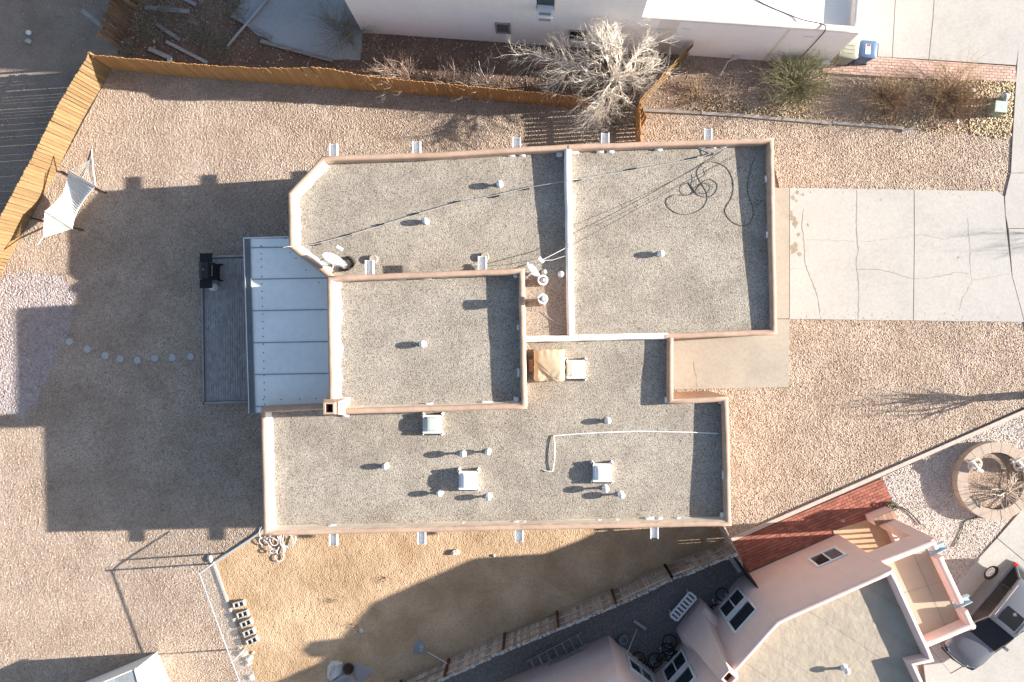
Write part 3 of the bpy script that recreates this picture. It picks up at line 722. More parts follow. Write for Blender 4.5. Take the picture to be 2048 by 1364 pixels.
rails(fo, FO, (.4, 1.3), 'oldwood', .05)
# cross fence next to the bare tree and the gate at its foot
fc = thing('board_fence', 'slim tan board fence running from pale house wall to the bare tree', 'fence', P(1320,160))
board_fence(fc, [(1269,223),(1372,113)], pk, .138, .012, lambda x: 1.6, sd=5, hj=.03); rails(fc, [(1269,223),(1372,113)], (.4, 1.3), 'cedar', -.05)
gt = thing('board_gate', 'short board fence with light gaps joining the house at the bare tree', 'gate', P(1270,250))
board_fence(gt, [(1269.5,224),(1272,305)], pk2, .138, .022, lambda x: 1.55, sd=6, hj=.02); rails(gt, [(1269.5,224),(1272,305)], (.35, 1.2), 'cedar2', .05)
board_fence(gt, [(1272,226),(1284,256)], pk, .138, .01, lambda x: 1.4, 'leaf_board', sd=8, hj=.03, z0=.05)
# weathered board fence with rusty posts in front of the dark gravel
FB = [(700,1408),(804,1363),(899.6,1320),(1010.6,1269),(1115,1226),(1224,1181.6),(1330,1132),(1374,1115),(1453,1084)]
fb = thing('weathered_board_fence', 'weathered grey board fence with rusty posts beside dark gravel yard', 'fence', P(1115,1226))
board_fence(fb, FB, pk4, .13, .006, lambda x: 1.80, 'board', sd=7, hj=.035, tilt=.008)
rails(fb, FB, (.10, .86, 1.55), 'greywood', .045, .05, .075)
for x, y in FB[1:-2]+[(1330,1132)]:
    p = P(x, y); MB().box((p.x-.02, p.y+.07, .9), (.10,.07,1.72), rz=.4).build('post', MT['rust'], fb)
mb = MB(); r_ = random.Random(5)
for i in range(len(FB)-1):
    a, b = P(*FB[i]), P(*FB[i+1]); n = int((b-a).length/.17)
    for k in range(n):
        p = a.lerp(b, (k+.5)/n); mb.box((p.x+.02+r_.uniform(-.02,.02), p.y-.04+r_.uniform(-.02,.02), 1.79+r_.uniform(-.03,.01)), (r_.uniform(.1,.2),r_.uniform(.04,.1),.05), rz=.42+r_.uniform(-.1,.1))
o = mb.build('cap_piece', MT['block'], fb); o['kind'] = 'stuff'
# wire fence at the house corner, brown gate next to the pink house
wf = thing('slat_gate', 'narrow weathered slat gate at the lower right house corner', 'gate', P(1440,1060))
board_fence(wf, [(1426,1030),(1464,1110)], board_mesh('slat', .10, .02, 'greywood', .05), .10, .03, lambda x: 1.72, 'slat', sd=19, hj=.03); rails(wf, [(1426,1030),(1464,1110)], (.3, 1.5), 'greywood', .05)
def chain(mb, a, b, z0, z1, sp=.085, r=.0022):
    d = b-a; L = d.length; u = d.normalized(); hgt = z1-z0; k = int((L+hgt)/sp)
    for s in (1, -1):
        for i in range(k):
            t0 = i*sp-(hgt if s > 0 else 0); p0 = t0; p1 = t0+hgt*s if s > 0 else t0-hgt
            lo, hi = (0, L); za, zb = z0, z1
            x0, x1 = p0, p1
            ts = [0.0, 1.0]
            if abs(x1-x0) > 1e-6:
                for lim in (lo, hi):
                    t = (lim-x0)/(x1-x0)
                    if 0 < t < 1: ts.append(t)
            ts.sort(); seg = None
            for q in range(len(ts)-1):
                m = (ts[q]+ts[q+1])/2; xm = x0+(x1-x0)*m
                if lo <= xm <= hi: seg = (ts[q], ts[q+1])
            if not seg: continue
            A = a+u*(x0+(x1-x0)*seg[0])+Vector((0,0,za+hgt*seg[0])); B = a+u*(x0+(x1-x0)*seg[1])+Vector((0,0,za+hgt*seg[1]))
            mb.tube([A, B], r, 3, False)
cf = thing('chain_link_fence', 'galvanised chain link fence from house corner down past the cinder blocks', 'fence', P(440,1150))
CP = [(541,1050),(455,1106),(427,1127),(472,1250),(504,1334),(536,1420)]
q = [P(*p) for p in CP]; hh = 1.42
for i in range(len(q)-1):
    MB().tube([q[i]+Vector((0,0,hh)), q[i+1]+Vector((0,0,hh))], .026, 8).build('top_rail', MT['steel'], cf, smooth=True)
    mb = MB(); chain(mb, q[i], q[i+1], .04, hh); o = mb.build('mesh_wire', MT['steel'], cf); o['kind'] = 'stuff'
for x, y in CP[1:3]+[(490,1297)]:
    p = P(x, y); mb = MB(); mb.tube([p, p+Vector((0,0,hh+.05))], .036, 8); mb.lathe(p+Vector((0,0,hh+.05)), [(.042,0),(.03,.04),(.001,.05)], 8); mb.build('post', MT['steel'], cf, smooth=True)
mb = MB(); mb.bar(P(427,1128,.03), P(541,1051,.03), .10, .10); mb.bar(P(427.5,1127,.03), P(474,1256,.03), .09, .08); mb.build('footing', MT['block'], cf)

# ------------------------------------------------------------------ the pale neighbour house
def bp(a, b, t, z): v = a.lerp(b, t); return Vector((v.x, v.y, z))
nh = thing('pale_house', 'pale stucco two storey house with white garage roof at the top', 'house', P(1100,60))
NA, NB = P(725,65), P(1652,130); dv = (NB-NA).normalized(); nv = Vector((-dv.y, dv.x, 0))   # nv points away from the yard
def npt(px, back, base=None):
    t = (P(px, 0).x-NA.x)/(NB.x-NA.x); v = NA.lerp(NB, t)+nv*back; return v
tall = [NA, npt(1262,0), npt(1262,0)+nv*9, NA+nv*9]
MB().prism([(v.x, v.y) for v in tall], 0, 6.3).build('wall', MT['nwall'], nh)
ga = npt(1255, .003); gb = NB; gc = NB+nv*8; gd = npt(1255, 8)
zg = 3.42
path = [Vector((v.x, v.y)) for v in (ga, gb, gc, gd)]
mb = MB(); sweep(mb, path, [(0,0),(0,zg-.06),(.015,zg-.02),(.05,zg),(.20,zg),(.235,zg-.03),(.24,zg-.06),(.24,zg-.6)], 1, False, .006, .5); mb.build('garage_wall', MT['npar'], nh, smooth=50)
mb = MB(); mb.prism([(ga.x-nv.x*.004, ga.y-nv.y*.004),(gb.x-nv.x*.004, gb.y-nv.y*.004),(gb.x+nv.x*.05, gb.y+nv.y*.05),(ga.x+nv.x*.05, ga.y+nv.y*.05)], 0, zg-.12); mb.build('garage_face', MT['nwall'], nh)
MB().sheet([(ga.x,ga.y),(gb.x,gb.y),(gc.x,gc.y),(gd.x,gd.y)], zg-.36).build('garage_roof', MT['membrane'], nh)
def wall_window(root, a, b, t0, t1, z0, z1, panes=2, out=None, fw=.06, mats=('glass','pane_light'), frame='frame', deep=.05):
    """a window in the wall running a->b; out = outward unit normal"""
    u = (b-a).normalized(); p0 = a+u*t0; p1 = a+u*t1; W = t1-t0
    R = Matrix((( u.x, out.x, 0, 0), (u.y, out.y, 0, 0), (0, 0, 1, 0), (0,0,0,1)))
    c = lambda t, z, d: Vector((p0.x+u.x*t+out.x*d, p0.y+u.y*t+out.y*d, z))
    fr = MB(); d = .035
    for (tc, zc, sx, sz) in ((fw/2,(z0+z1)/2,fw,z1-z0),(W-fw/2,(z0+z1)/2,fw,z1-z0),(W/2,z0+fw/2,W-2*fw,fw),(W/2,z1-fw/2,W-2*fw,fw)):
        fr.box(c(tc, zc, d-.03), (sx, deep+.06, sz), mat=R)
    o = fr.build('window', MT[frame], root)
    w_ = (W-2*fw)/panes
    for k in range(panes):
        mb = MB(); mb.box(c(fw+w_*(k+.5), (z0+z1)/2, .012), (w_-.002, .014, z1-z0-2*fw), mat=R); mb.build('pane', MT[mats[k % len(mats)]], o)
        if k: mb = MB(); mb.box(c(fw+w_*k, (z0+z1)/2, .035), (.05, .05, z1-z0-2*fw), mat=R); mb.build('mullion', MT[frame], o)
    return o
outn = -nv; Lw = (NB-NA).length
def tpx(px, z): # distance along the wall of a picture column at height z
    k = (H-z)/H; best = None
    lo, hi = -2.0, Lw
    for _ in range(50):
        m = (lo+hi)/2; v = NA+dv*m; x = NX+v.x*F/(H-z)
        if x < px: lo = m
        else: hi = m
    return lo
wall_window(nh, NA, NB, tpx(991,1.5), tpx(1021,1.5), 1.05, 2.05, 1, outn, .07, ('pane_light',), 'plank')
wall_window(nh, NA, NB, tpx(1137,1.5), tpx(1172,1.5), .9, 1.85, 1, outn, .06, ('glass',), 'plank')
wall_window(nh, NA, NB, tpx(922,4.0), tpx(958,4.0), 4.2, 5.2, 1, outn, .07, ('glass',), 'plank')
wall_window(nh, NA, NB, tpx(1070,4.0), tpx(1112,4.0), 3.55, 4.6, 1, outn, .06, ('glass',), 'frame')
p = NA+dv*tpx(1091,3.7); R = Matrix(((dv.x,outn.x,0,0),(dv.y,outn.y,0,0),(0,0,1,0),(0,0,0,1)))
mb = MB(); mb.box(p+outn*.22+Vector((0,0,3.75)), (.60,.50,.38), mat=R)
ac = mb.build('air_conditioner', MT['wmetal'], None); tag(ac, 'white window air conditioner sticking out of pale house wall', 'air conditioner')
mb = MB(); mb.box(p+outn*.475+Vector((0,0,3.72)), (.44,.012,.20), mat=R); mb.box(p+outn*.35+Vector((0,0,3.945)), (.42,.10,.012), mat=R); mb.build('grille', MT['gutter'], ac)
for px, z in ((1372,2.7),(1618,2.75)):
    q_ = NA+dv*tpx(px, z); mb = MB(); mb.box(q_+outn*.01+Vector((0,0,z)), (.38,.03,.10), mat=R); mb.build('wall_vent', MT['coat'], nh)
q_ = NA+dv*tpx(1320,2.4); mb = MB(); mb.box(q_+outn*.05+Vector((0,0,2.42)), (.16,.1,.14), mat=R)
for s in (-.05,.05): mb.lathe(q_+outn*.1+dv*s+Vector((0,0,2.36)), [(.001,.08),(.045,.05),(.05,-.05),(.03,-.055)], 8)
mb.build('flood_light', MT['wmetal'], nh)
q_ = NA+dv*tpx(1470,.3); mb = MB(); mb.box(q_+outn*.08+Vector((0,0,.35)), (.18,.14,.2), mat=R); mb.tube([q_+outn*.12+Vector((0,0,.45)), q_+outn*.3+dv*-.3+Vector((0,0,.4)), q_+outn*.75+dv*-.5+Vector((0,0,.02))], .03, 6); mb.build('spigot', MT['twig'], nh)
q_ = NA+dv*tpx(1648,.4)+outn*.02; mb = MB(); mb.box(q_+outn*.1+Vector((0,0,.45)), (.30,.18,.5), mat=R); mb.build('meter_box', MT['coat'], nh)
a_ = npt(1590, .12); cab = [Vector((a_.x-4.6,a_.y+3.5,zg-.33)), Vector((a_.x-3,a_.y+1.5,zg-.33)), Vector((a_.x-1.0,a_.y+.5,zg-.33)), Vector((a_.x-.1,a_.y+.1,zg+.02)), Vector((a_.x-.02,a_.y-.14,zg+.02)), Vector((a_.x+.0,a_.y-.16,2.6)), Vector((a_.x-.0,a_.y-.17,.5))]
o = MB().tube(smooth_path(cab, 5), .018, 5).build('wall_cable', MT['cable'], None); tag(o, 'black cable hanging over the white garage roof edge', 'cable')

# ------------------------------------------------------------------ the pink neighbour house
ph = thing('pink_house', 'pink stucco house with tan rolled roofing and skewed walls', 'house', P(1600,1180))
ZM, ZW, Z2 = 5.12, 4.10, 3.85
MP = [(1553,1240),(1786,1137),(1872,1325.5),(1833,1333),(1892,1462),(1500,1640),(1352,1462)]
mb = MB(); sweep(mb, PL(MP, ZM), [(0,0),(0,ZM-.10),(.02,ZM-.05),(.06,ZM-.012),(.11,ZM),(.15,ZM-.005),(.19,ZM-.05),(.21,ZM-.10),(.22,ZM-.6)], -1, True, .008, .5); mb.build('wall', MT['pink'], ph, smooth=55)
DZ = ZM-.42
mp = PL(MP, ZM); cen = Vector((sum(p.x for p in mp)/7, sum(p.y for p in mp)/7)); inner = [p+(cen-p).normalized()*.15 for p in mp]
dirs = math.radians(-33); c_, s_ = math.cos(dirs), math.sin(dirs); nrm = Vector((-s_, c_)); og = P2(1640,1300,DZ)
cl5 = PL([(1556,1243),(1783,1140),(1866,1324),(1830,1333),(1500,1600),(1370,1450)], ZM)
for k in range(-9, 8):
    a0 = og+nrm*(k*.93); q_ = [a0-Vector((c_,s_))*20, a0+Vector((c_,s_))*20, a0+Vector((c_,s_))*20+nrm*.945, a0-Vector((c_,s_))*20+nrm*.945]
    cl = inner
    # clip the strip by its own four edges against the roof outline (outline is concave only outside the picture)
    pl = [Vector(p) for p in inner]
    pl = clip(pl, q_)
    if len(pl) > 2:
        t_ = lambda x, y, k=k, a0=a0: DZ+.002*k%.006+.012*max(0, min(1, ((Vector((x,y))-a0).dot(nrm))/.94))
        MB().prism(pl, DZ-.05, t_).build('roofing_sheet', MT['roll'], ph)
        ed = clip([a0-Vector((c_,s_))*20+nrm*.944, a0+Vector((c_,s_))*20+nrm*.944, a0+Vector((c_,s_))*20+nrm*.952, a0-Vector((c_,s_))*20+nrm*.952], cl5)
        if len(ed) > 2: MB().sheet(ed, DZ+.0165).build('roofing_seam', MT['crack'], ph)
c = P(1694,1342,DZ+.3); mb = MB(); mb.lathe((c.x,c.y,DZ), [(.14,0),(.06,.08),(.05,.1),(.05,.3)], 12); o = mb.build('vent_pipe', MT['wmetal'], ph, smooth=True)
mb = MB(); mb.lathe((c.x,c.y,DZ+.3), [(.04,-.05),(.10,-.04),(.12,.03),(.07,.09),(.001,.11)], 12); mb.build('vent_cap', MT['wmetal'], o, smooth=True)
# window walls
def line3(a, b): return P(*a), P(*b)
n0, n1 = P(1497,1143.5), P(1676,1067)     # north wall base
w0, w1 = P(1482.5,1153), P(1322,1352)     # west wall base
mt = PL(MP, ZM)
n0 = Vector((mt[0].x, mt[0].y, 0)); n1 = Vector((mt[1].x, mt[1].y, 0)); un = (n1-n0).normalized(); on = Vector((-un.y, un.x, 0)); 
w0 = n0.copy(); w1 = Vector((mt[6].x, mt[6].y, 0)); uw = (w1-w0).normalized(); ow = Vector((uw.y, -uw.x, 0))
def along(a, u, px, py, z):
    v = P(px, py, z); return (Vector((v.x, v.y, 0))-a).dot(u)
wall_window(ph, n0, n1, along(n0,un,1615,1118.5,1.26), along(n0,un,1671,1093.5,1.26), 1.26, 2.45, 2, on, .085, ('glass','pane_light'))
wall_window(ph, w0, w1, along(w0,uw,1480,1177,.68), along(w0,uw,1442,1223,.68), .68, 1.95, 2, ow, .08, ('glass','glass'))
wall_window(ph, w0, w1, along(w0,uw,1502,1200.5,2.2), along(w0,uw,1459,1250,2.2), 2.2, 3.45, 1, ow, .09, ('glass',))
wall_window(ph, w0, w1, along(w0,uw,1375,1307,.68), along(w0,uw,1334,1351,.68), .68, 1.95, 2, ow, .08, ('glass','glass'))
wall_window(ph, w0, w1, along(w0,uw,1389,1336,2.2), along(w0,uw,1352,1376,2.2), 2.2, 3.45, 1, ow, .09, ('glass',))
# sculpted fireplace and chimney against the west wall
def poly3(mb, rings):
    n = len(rings[0]); vs = [tuple(p) for r in rings for p in r]; f = []
    for j in range(len(rings)-1):
        for i in range(n): f.append((j*n+i, j*n+(i+1)%n, (j+1)*n+(i+1)%n, (j+1)*n+i))
    f.append(tuple(range((len(rings)-1)*n, len(rings)*n))); mb.add(vs, f)
def ww(t, d, z): return w0+uw*t+ow*d+Vector((0,0,z))
t1 = along(w0,uw,1399,1194,0); t2 = along(w0,uw,1352,1262,0)
mb = MB(); tm = (t1+t2)/2; tc = along(w0,uw,1451,1345,4.9)
d0 = (P(1395,1196)-w0).dot(ow); d1 = (P(1352,1258)-w0).dot(ow)
poly3(mb, [[ww(t1,-.1,0), ww(t1,d0,0), ww(t2,d1,0), ww(t2+.1,-.1,0)], [ww(t1+.02,-.1,1.25), ww(t1+.02,d0-.02,1.25), ww(t2-.02,d1-.02,1.25), ww(t2+.08,-.1,1.25)], [ww(t1+.15,-.1,1.75), ww(t1+.2,d0*.55,1.75), ww(t2-.2,d1*.55,1.75), ww(t2-.1,-.1,1.75)]])
ck = mb.build('fireplace', MT['pink'], ph)
bv = ck.modifiers.new('round', 'BEVEL'); bv.width = .12; bv.segments = 3; bv.limit_method = 'ANGLE'; bv.angle_limit = .3
mb = MB(); poly3(mb, [[ww(tc-.62,-.3,1.2), ww(tc-.62,.62,1.2), ww(tc+.62,.62,1.2), ww(tc+.62,-.3,1.2)], [ww(tc-.42,-.3,3.4), ww(tc-.42,.42,3.4), ww(tc+.42,.42,3.4), ww(tc+.42,-.3,3.4)], [ww(tc-.28,-.28,5.1), ww(tc-.28,.26,5.1), ww(tc+.28,.26,5.1), ww(tc+.28,-.28,5.1)], [ww(tc-.25,-.24,5.4), ww(tc-.25,.22,5.4), ww(tc+.25,.22,5.4), ww(tc+.25,-.24,5.4)], [ww(tc-.15,-.15,5.42), ww(tc-.15,.13,5.42), ww(tc+.15,.13,5.42), ww(tc+.15,-.15,5.42)], [ww(tc-.15,-.15,5.1), ww(tc-.15,.13,5.1), ww(tc+.15,.13,5.1), ww(tc+.15,-.15,5.1)]])
ck = mb.build('chimney', MT['pink'], ph); bv = ck.modifiers.new('round', 'BEVEL'); bv.width = .04; bv.segments = 2; bv.limit_method = 'ANGLE'; bv.angle_limit = .5
mb = MB(); v = ww(tc, -.01, 5.12); mb.box(v, (.29,.27,.02), rz=math.atan2(uw.y, uw.x)); mb.build('flue', MT['rust'], ck)
# lower side wing in front of it
W2 = [(1216,1270),(1322,1352),(1240,1490),(1000,1490),(1000,1364)]
mb = MB(); sweep(mb, PL(W2), [(0,0),(.02,Z2-.5),(.10,Z2-.08),(.16,Z2),(.28,Z2),(.34,Z2-.08),(.36,Z2-.5)], -1, True, .006, .5); mb.build('wing_wall', MT['pink'], ph, smooth=55)
MB().sheet([p for p in PL([(1214,1282),(1312,1352),(1240,1480),(1008,1480),(1008,1370)])], Z2-.4).build('roof_deck', MT['roll2'], ph)
a_, b_ = P(1216,1270), P(1322,1352); u_ = (b_-a_).normalized(); o_ = Vector((-u_.y, u_.x, 0))
wall_window(ph, a_, b_, along(a_,u_,1253,1313,1.0), along(a_,u_,1303,1352,1.0), .95, 2.15, 2, o_, .08, ('glass','pane_light'))
# lower front wing: porch below, parapet with two scuppers above
LW = PL([(1766,1118.5),(1870,1077),(1953.5,1256),(1858,1296)], ZW)
LV = [Vector((p.x, p.y)) for p in LW]
hd, jb = 3.0, .35
nl = LV[1]-LV[0]; ul = nl.normalized(); inl = Vector((ul.y, -ul.x))
def seg(mb, a, b, z0, z1, w=.26, side=-1):
    sweep(mb, [a, b], [(0,z0),(0,z1-.09),(.02,z1-.04),(.06,z1),(w-.07,z1),(w-.02,z1-.04),(w,z1-.09),(w,z0)], side, False, .005, .5)
lw_ = MB(); seg(lw_, LV[0]-ul*.3, LV[1], hd, ZW)           # band above the porch opening
ue = (LV[2]-LV[1]).normalized(); Le = (LV[2]-LV[1]).length
tg1 = (P2(1885,1103.5,ZW)-LV[1]).dot(ue); tg2 = (P2(1936,1211,ZW)-LV[1]).dot(ue); g_ = .16
lw_.f and None
lw_.build('wing_wall', MT['pink'], ph, smooth=55)
for t0_, t1_ in ((0.004, tg1-g_), (tg1+g_, tg2-g_), (tg2+g_, Le)):
    mb = MB(); seg(mb, LV[1]+ue*t0_, LV[1]+ue*t1_, ZW-.75, ZW-.006); mb.build('parapet', MT['pink'], ph, smooth=55)
mb = MB(); seg(mb, LV[2], LV[3]-(LV[3]-LV[2]).normalized()*-.3, 0, ZW); mb.build('wing_wall', MT['pink'], ph, smooth=55)
mb = MB(); seg(mb, LV[1]+ue*1.9, LV[2], 0, ZW-.76); seg(mb, LV[1]+ue*.0, LV[1]+ue*2.0, hd-.05, ZW-.76); mb.build('wing_wall', MT['pink'], ph)
base1 = LV[1]; mb = MB(); mb.prism([base1+Vector((0,0)), base1-ul*.42, base1-ul*.42+inl*.40, base1+inl*.40], 0, hd); mb.build('porch_pillar', MT['pink'], ph)
ld = lambda x, y: ZW-.50
MB().prism([LV[0]+inl*.1, LV[1]+inl*.1-ul*.05, LV[2]-ue*.1, LV[3]-ul*.2], ZW-.74, ld).build('roof_deck', MT['roll2'], ph)
cr = MB()
a3, b3 = LV[0].lerp(LV[1], .62)+inl*.3, LV[3].lerp(LV[2], .55)
for aa, bb in ((a3, b3), (LV[0].lerp(LV[3], .45), LV[1].lerp(LV[2], .5))):
    d3 = (bb-aa).normalized(); n3 = Vector((-d3.y, d3.x))*.008
    cr.add([((aa+n3).x,(aa+n3).y,ZW-.492),((aa-n3).x,(aa-n3).y,ZW-.492),((bb-n3).x,(bb-n3).y,ZW-.492),((bb+n3).x,(bb+n3).y,ZW-.492)], [(0,1,2,3)])
cr.build('roofing_seam', MT['crack'], ph)
for tg in (tg1, tg2):
    p3 = LV[1]+ue*tg; R3 = math.atan2(ue.y, ue.x); out3 = Vector((-ue.y, ue.x)); pc = p3+out3*.18
    mb = MB(); mb.box((pc.x-out3.x*.12, pc.y-out3.y*.12, ZW-.49), (.30,.62,.03), rz=R3); mb.box((pc.x+ue.x*.13, pc.y+ue.y*.13, ZW-.42), (.03,.42,.18), rz=R3); mb.box((pc.x-ue.x*.13, pc.y-ue.y*.13, ZW-.42), (.03,.42,.18), rz=R3); mb.build('scupper', MT['bluec'], ph)
# porch: floor, bench, low wall with coping, slatted side screen
pf = [LV[0]-ul*.25+inl*-.2, LV[1]+inl*-.05, LV[1]+inl*2.2, LV[0]-ul*.25+inl*2.6]
MB().prism(pf, -.1, .06).build('porch_floor', MT['porch'], ph)
mb = MB(); bkw = [LV[0]-ul*.2+inl*1.9, LV[1]+inl*1.9, LV[1]+inl*2.05, LV[0]-ul*.2+inl*2.05]; mb.prism(bkw, 0, hd); mb.build('porch_back_wall', MT['pink'], ph)
mb = MB(); lo = [LV[1]-ul*.80-inl*.34, LV[1]+ul*.10-inl*.34, LV[1]+ul*.10-inl*.02, LV[1]-ul*.80-inl*.02]; mb.prism(lo, 0, .85); mb.build('porch_low_wall', MT['pink'], ph)
for k in range(5):
    a = LV[1]-ul*(.72-k*.182)-inl*.18; MB().box((a.x, a.y, .875), (.172,.34,.045), rz=math.atan2(ul.y, ul.x)).build('coping_tile', MT['tile'], ph)
for k in range(6):
    a = LV[1]+ue*(.50+k*.24)+Vector((.0,0)); MB().box((a.x+.05, a.y, 1.5), (.07,.06,2.95), rz=math.atan2(ue.y, ue.x)).build('porch_slat', MT['pink'], ph)
mb = MB(); seg(mb, LV[1]+ue*.2, LV[1]+ue*2.0, 0, .30); mb.build('porch_sill', MT['pink'], ph)

# ------------------------------------------------------------------ things on the roofs
Z = Vector((0,0,1))
def dish(name, label, px, py, z, long_dir, size, fn, lnb, mat='wmetal'):
    """offset dish: shallow elliptical bowl, arm with feed, mast and base"""
    c = P(px, py, z); root = thing(name, label, 'satellite dish', Vector((c.x, c.y, fn(c.x, c.y))))
    d = Vector((long_dir[0], -long_dir[1], 0)).normalized(); s = Vector((-d.y, d.x, 0))
    L = P(*lnb, z+.12)
    if (L-c).dot(s) < 0: s = -s
    nrm = (s*.80+Z*.60).normalized(); v = nrm.cross(d).normalized()
    B = Matrix(((d.x,v.x,nrm.x),(d.y,v.y,nrm.y),(d.z,v.z,nrm.z)))
    mb = MB(); n = 28; vs = []; rr = [0.0,.35,.65,.88,1.0]
    for r in rr:
        for k in range(n):
            a = 2*math.pi*k/n; vs.append(c+B @ Vector((size[0]*r*math.cos(a), size[1]*r*math.sin(a), .10*r*r-.05)))
    for r in (1.02, .9, .5):
        for k in range(n):
            a = 2*math.pi*k/n; vs.append(c+B @ Vector((size[0]*r*math.cos(a), size[1]*r*math.sin(a), .10*r*r-.075)))
    f = [(j*n+i, j*n+(i+1)%n, (j+1)*n+(i+1)%n, (j+1)*n+i) for j in range(len(rr)+2) for i in range(n)]
    mb.add(vs, f); o = mb.build('reflector', MT[mat], root, smooth=True)
    bk = c-nrm*.06; zb = fn(c.x, c.y)
    mb = MB(); mb.tube([bk-v*size[1]*.7, bk-nrm*.1-Z*.02, L-Z*.03], .022, 6); mb.build('feed_arm', MT['steel'], root)
    mb = MB(); q = math.atan2(d.y, d.x); mb.box(L, (.24,.09,.08), rz=q)
    for t in (-.08,0,.08): mb.lathe(L+d*t-s*.05, [(.001,.05),(.035,.045),(.035,-.045),(.001,-.05)], 8)
    mb.build('feed_horn', MT[mat], root)
    mast = bk-nrm*.08; foot = Vector((mast.x-s.x*.05, mast.y-s.y*.05, zb)); mb = MB(); mb.tube([foot, foot.lerp(mast, .6), mast], .028, 8)
    for k in range(3):
        a = q+.6+k*2.1; mb.tube([foot+Vector((math.cos(a)*.42, math.sin(a)*.42, .01)), mast-Z*.15], .016, 5)
    mb.build('mast', MT['wmetal'], root)
    return root
dish('satellite_dish', 'white satellite dish on tripod beside a black cable coil', 667, 520.5, 3.7, (45,26), (.44,.28), deckA, (680,495))
dish('satellite_dish', 'small pale satellite dish beside the two round flues', 1066, 541, 3.9, (22,26), (.34,.17), deckA, (1083,519.5))
mb = MB(); r_ = random.Random(3)
for k in range(7):
    c = P(693+r_.uniform(-3,3), 527+r_.uniform(-3,3), 3.15); z = deckA(c.x, c.y)+.015+k*.012; R_ = .29+r_.uniform(-.06,.05)
    mb.tube([Vector((c.x+R_*math.cos(a*math.pi/9), c.y+R_*.85*math.sin(a*math.pi/9+.2), z+.01*math.sin(a))) for a in range(19)], .011, 5)
c = P(662,545,3.1); mb.tube(smooth_path([P(690,540,3.2), P(672,543,3.13), P(660,548,3.12)], 4), .01, 5)
tag(mb.build('cable_coil', MT['cable']), 'coil of black cable beside the white tripod dish', 'cable')
def roofline(pts, fn, zz=3.1, off=.012):
    out = []
    for q in pts:
        c = P(q[0], q[1], zz); out.append(Vector((c.x, c.y, fn(c.x, c.y)+off+(q[2] if len(q) > 2 else 0))))
    return out
k8 = lambda L: K(L, 1280, 260, 5.683)
lp = [(1305,310),(1270,400),(1240,520),(1222,640),(1235,750),(1275,860),(1285,960),(1250,1050),(1190,1085),(1100,1075),(1010,1010),(968,930),(985,860),(1035,780),(1062,680),(1055,560),(1010,460),(940,395),(820,358),(720,380),(660,450),(655,510),(690,590),(745,680),(768,760),(740,850),(660,920),(540,958),(420,945),(330,890),(297,820),(320,770),(400,735),(540,742),(620,700),(700,600),(790,560),(870,600),(880,660),(840,730),(760,762),(660,740),(590,670),(555,600)]
mb = MB().tube(smooth_path(roofline(k8(lp), deckB), 4), .008, 5)
mb.tube(smooth_path(roofline(k8([(555,600),(500,620),(470,665),(490,720),(550,742),(610,700),(590,640),(560,590)]), deckB, off=.025), 4), .008, 5)
mb.tube(smooth_path(roofline(k8([(610,500),(620,560),(605,620),(640,690),(720,725),(790,700),(820,650),(780,610),(700,610),(620,680)]), deckB, off=.03), 4), .008, 5)
mb.tube(smooth_path(roofline(k8([(770,415),(745,450),(760,500),(700,540),(640,570),(605,600)]), deckB, off=.03), 4), .008, 5)
tag(mb.build('loose_cable', MT['cable']), 'long loose black cable lying in loops on the garage roof', 'cable')
for i, (a, b, r, lab, m) in enumerate([((1500,292),(1131,497),.009,'thin black wire strung from garage corner towards the small dish','cable'), ((1480,308),(1190,452),.007,'second thin wire close below the strung black wire','cable')]):
    pa = P(*a, 3.35); pb = P(*b, 3.52); q = [pa.lerp(pb, t/8)-Z*(.12*math.sin(math.pi*t/8)) for t in range(9)]
    tag(MB().tube(q, r, 5).build('roof_wire', MT[m]), lab, 'wire')
mb = MB(); mb.tube([P(1084,520,3.95), P(1110,507,3.7), P(1131,496,3.5)], .014, 5); mb.tube([P(1084,521,3.9), P(1105,520,3.65), P(1130,512,3.48)], .011, 5)
tag(mb.build('dish_cable', MT['gcable']), 'pair of pale cables running from small dish to white divider wall', 'cable')
tag(MB().tube(smooth_path([P(1088,622,3.22), P(1100,637,3.2), P(1120,648,3.3), P(1135,651,3.46), P(1150,651,3.44)], 4), .009, 5).build('thin_cable', MT['gcable']), 'thin pale cable arcing from tall flue to white divider wall', 'cable')
# service cable across both roofs with its little dark sleepers
CB = [(575,498,.45),(584,496,.42),(600,494,.1),(635,488,.06),(697,472,.06),(765,451,.06),(832,430,.06),(915,405.5,.06),(990,391,.06),(1062,374,.06),(1120,366,.2),(1136,364,.36)]
mb = MB().tube(roofline(CB, deckA, off=.05), .014, 6)
CB2 = [(1136,364,.34),(1155,360,.1),(1265,341,.06),(1390,318,.06),(1420,308,.06),(1455,292,.3),(1500,276,.45)]
mb.tube(roofline(CB2, deckB, off=.05), .014, 6); mb.tube(roofline([(1403,296,.02),(1420,303,.02),(1428,306,.04)], deckB, off=.03), .014, 5)
sc = thing('service_cable', 'long grey cable crossing both upper roofs on small dark blocks', 'cable', P(1000,390,3.1)); mb.build('cable', MT['gcable'], sc)
for (x, y), fn in [((635,488),deckA),((697,471),deckA),((832,428),deckA),((762,450),deckA),((915,404),deckA),((992,392),deckA),((1052,377),deckA),((1155,360),deckB),((1265,339),deckB),((1388,317),deckB),((1420,309),deckB)]:
    c = P(x, y, 3.1); MB().box((c.x, c.y, fn(c.x,c.y)+.04), (.26,.07,.085), rz=.22).build('sleeper', MT['blackp'], sc)
